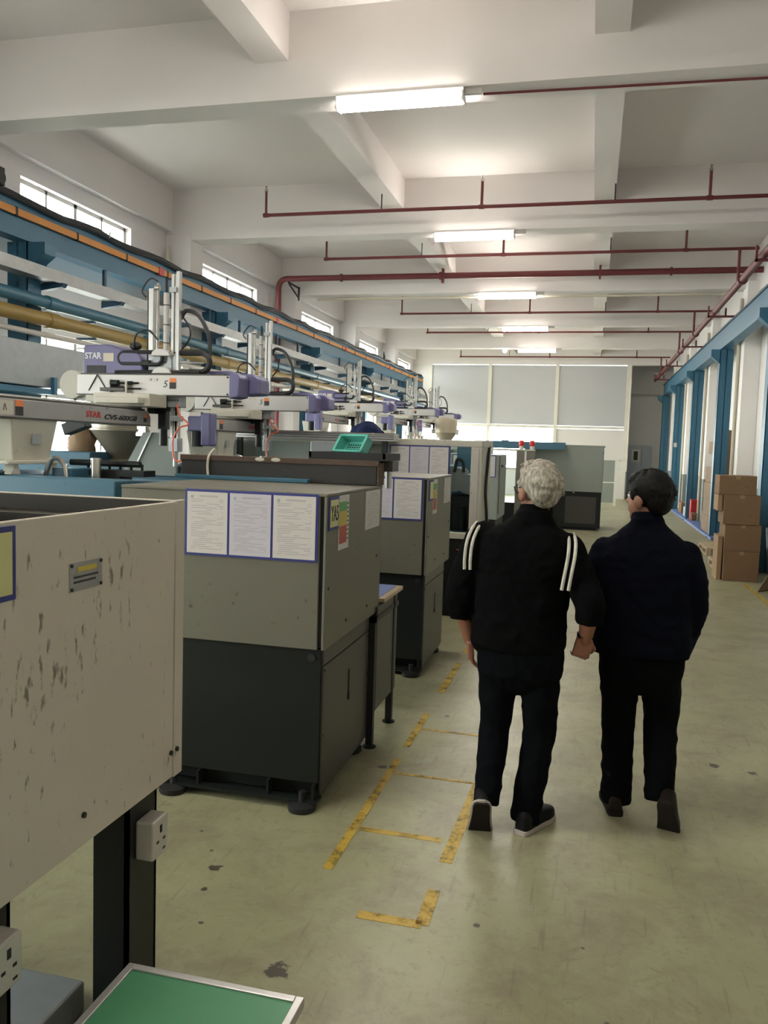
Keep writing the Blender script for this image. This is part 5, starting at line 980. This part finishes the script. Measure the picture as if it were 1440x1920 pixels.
# glasses and watch
b = MB()
for sx in (-1, 1):
    b.tube([(sx * 0.086, -0.005, 0.012), (sx * 0.078, 0.05, 0.012), (sx * 0.066, 0.098, 0.010)], 0.0035, 6); b.tube(arc((sx * 0.036, 0.103, 0.002), 0.025, 0, 360, 14, r2=0.02), 0.0025, 6)
b.v = [tuple(T @ Vector(v)) for v in b.v]; b.build('glasses', m_dsteel, r)
b = MB(); w = Vector(LW) + Vector((0.002, 0.0, 0.03)); b.tube([w + Vector((0, 0, 0.010)), w - Vector((0, 0, 0.010))], 0.038, 16); b.build('watch', m_alu, r, smooth=True)
b = MB(); w = Vector(RW) + Vector((0, -0.005, 0.02)); b.tube([w + Vector((0, 0, 0.010)), w - Vector((0, 0, 0.010))], 0.037, 16); b.build('bracelet', m_shoe_b, r, smooth=True)

r.scale = (1, 1, 0.985)
# ---- man in the navy jacket
PX, PY = 0.262, 4.10
O = (PX, PY, 0)
r = thing('person', O, 'black-haired man in a navy jacket and black trousers, walking away', 'person')
b = MB(); T = head(b, P(0.0, 0.03, 1.565), 0.85, 0.03, 1.0)
limb(b, [P(-0.085, 0, 0.84), P(-0.075, 0.03, 0.47), P(-0.07, 0.02, 0.10)], [0.085, 0.056, 0.040]); limb(b, [P(0.105, 0, 0.80), P(0.115, 0.02, 0.47), P(0.115, -0.10, 0.17)], [0.07, 0.05, 0.030])
b.loft([ring(PX, PY, z, rx, ry) for z, rx, ry in ((0.78, 0.16, 0.10), (0.95, 0.165, 0.105), (1.1, 0.15, 0.10), (1.26, 0.16, 0.10), (1.33, 0.10, 0.07), (1.42, 0.055, 0.055))])
LW, RW = P(-0.15, 0.20, 0.94), P(0.20, 0.08, 0.85)
limb(b, [P(-0.17, 0, 1.28), P(-0.225, -0.02, 1.06), LW], [0.055, 0.045, 0.031]); limb(b, [P(0.17, 0, 1.28), P(0.228, -0.02, 1.06), RW], [0.055, 0.045, 0.031])
hand(b, LW, (0.5, 0.8, -0.2), (0, 0, -1), -1, 0.5); hand(b, RW, (-0.1, 0.7, -0.7), (-1, 0, 0), 1, 0.5)
remesh(b, 'body', [m_skin2], r, 0.006, 4)
hair(r, T, m_hair_b, O, 1.06, False); face_bits(r, T, O, m_hair_b)
b = MB()
b.loft([ring(PX + 0.003, PY + (0.012 if z > 1.38 else 0), z, rx, ry, 32, 2.6) for z, rx, ry in ((0.815, 0.226, 0.150), (0.83, 0.230, 0.156), (0.92, 0.226, 0.155), (1.05, 0.222, 0.150), (1.2, 0.224, 0.150), (1.28, 0.224, 0.142), (1.33, 0.205, 0.125), (1.375, 0.155, 0.102), (1.415, 0.105, 0.085), (1.445, 0.077, 0.074), (1.475, 0.070, 0.070))])
limb(b, [P(-0.178, 0, 1.295), P(-0.222, -0.02, 1.17), P(-0.230, -0.02, 1.06), P(-0.165, 0.17, 0.95)], [0.070, 0.064, 0.060, 0.050], 18, True)
limb(b, [P(0.182, 0, 1.295), P(0.225, -0.02, 1.17), P(0.234, -0.02, 1.05), P(0.203, 0.06, 0.84)], [0.070, 0.064, 0.060, 0.050], 18, True)
remesh(b, 'jacket', [m_jack2], r, 0.008, 5, fold=0.006)
b = MB(); b.tube([P(0.002, 0.015, 1.455), P(0.002, 0.022, 1.492)], [0.076, 0.070], 24); remesh(b, 'collar', [m_jack2], r, 0.007, 3)
b = MB()
b.loft([ring(PX + 0.012, PY, z, rx, ry, 28) for z, rx, ry in ((0.88, 0.185, 0.125), (0.80, 0.195, 0.135), (0.72, 0.190, 0.130), (0.655, 0.165, 0.11), (0.62, 0.12, 0.08))])
limb(b, [P(-0.084, 0, 0.74), P(-0.078, 0.03, 0.46), P(-0.070, 0.02, 0.045)], [0.098, 0.076, 0.070], 18, True); limb(b, [P(0.108, 0, 0.74), P(0.120, 0.03, 0.46), P(0.116, -0.13, 0.14)], [0.096, 0.078, 0.064], 18, True)
remesh(b, 'trousers', [m_trou2], r, 0.008, 4, fold=0.006, ff=(8, 8, 9))
shoe(r, P(-0.070, -0.06, 0.0), 0.12, 0.0, m_shoe_b, m_sole_d, O); shoe(r, P(0.105, -0.33, 0.0), -0.30, 1.0, m_shoe_b, m_sole_d, O)

r.scale = (1, 1, 0.985)
# ---- worker bending over a machine in the background
PX, PY = -2.93, 10.75
O = (PX, PY, 0.62)
st = thing('step_platform', (PX, PY + 0.1, 0), 'dark steel step platform under the bending worker', 'platform')
MB().box(PX - 0.5, PX + 0.6, PY - 0.35, PY + 0.55, 0.62, 0.66).build('tread', m_dsteel2, st)
for x in (PX - 0.48, PX + 0.54):
    for y in (PY - 0.33, PY + 0.48): MB().box(x, x + 0.04, y, y + 0.04, 0, 0.62).build('leg', m_dsteel, st)
O = (PX, PY, 0.60)
r = thing('person', O, 'worker in dark blue workwear bending over behind the conveyor, only the back visible', 'person')
def Q(x, y, z): return (PX + x, PY + y, z)
b = MB(); T = head(b, Q(-0.16, 0.46, 1.78), 0.4, -0.9, 1.0)
limb(b, [Q(-0.09, 0.0, 1.45), Q(-0.10, 0.05, 1.05), Q(-0.10, 0.0, 0.70)], [0.085, 0.058, 0.042]); limb(b, [Q(0.09, 0.0, 1.45), Q(0.10, 0.05, 1.05), Q(0.10, 0.0, 0.70)], [0.085, 0.058, 0.042])
limb(b, [Q(0, 0.0, 1.5), Q(-0.05, 0.15, 1.80), Q(-0.12, 0.36, 1.86)], [0.13, 0.13, 0.11]); limb(b, [Q(-0.12, 0.36, 1.86), Q(-0.15, 0.44, 1.80)], [0.06, 0.06])
hw = [Q(-0.36, 0.62, 1.45), Q(0.12, 0.66, 1.45)]
limb(b, [Q(-0.27, 0.34, 1.84), Q(-0.36, 0.40, 1.60), hw[0]], [0.05, 0.042, 0.03]); limb(b, [Q(0.06, 0.34, 1.84), Q(0.15, 0.42, 1.62), hw[1]], [0.05, 0.042, 0.03])
hand(b, hw[0], (0.1, 0.8, -0.5), (0, -0.5, -0.8), 1, 0.5); hand(b, hw[1], (-0.1, 0.8, -0.5), (0, -0.5, -0.8), -1, 0.5)
remesh(b, 'body', [m_skin2], r, 0.008, 3, O)
b = MB(); limb(b, [Q(0.03, -0.02, 1.52), Q(-0.03, 0.12, 1.80), Q(-0.08, 0.28, 1.86), Q(-0.12, 0.37, 1.85)], [0.165, 0.175, 0.165, 0.12], 20); b.sphere(Q(-0.10, 0.26, 1.84), (0.235, 0.15, 0.16), 18, 12)
limb(b, [Q(-0.26, 0.33, 1.83), Q(-0.36, 0.40, 1.60), Q(-0.36, 0.56, 1.50)], [0.080, 0.066, 0.055], 14); limb(b, [Q(0.07, 0.33, 1.83), Q(0.16, 0.42, 1.62), Q(0.13, 0.60, 1.50)], [0.080, 0.066, 0.055], 14)
remesh(b, 'jacket', [m_work], r, 0.012, 6, O)
b = MB(); b.loft([ring(PX + 0.01, PY - 0.01, z, rx, ry) for z, rx, ry in ((1.58, 0.16, 0.13), (1.46, 0.185, 0.14), (1.36, 0.16, 0.11))]); limb(b, [Q(-0.09, 0.0, 1.42), Q(-0.10, 0.05, 1.05), Q(-0.10, 0.0, 0.69)], [0.098, 0.078, 0.065]); limb(b, [Q(0.09, 0.0, 1.42), Q(0.10, 0.05, 1.05), Q(0.10, 0.0, 0.69)], [0.098, 0.078, 0.065])
remesh(b, 'trousers', [m_trou1], r, 0.012, 5, O)
hair(r, T, m_hair_b, O, 1.02, False, 0.009)
for x in (-0.10, 0.10): shoe(r, Q(x, -0.08, 0.601), 0.0, 0.0, m_shoe, m_sole_d, O)
r.location.z = 0.66
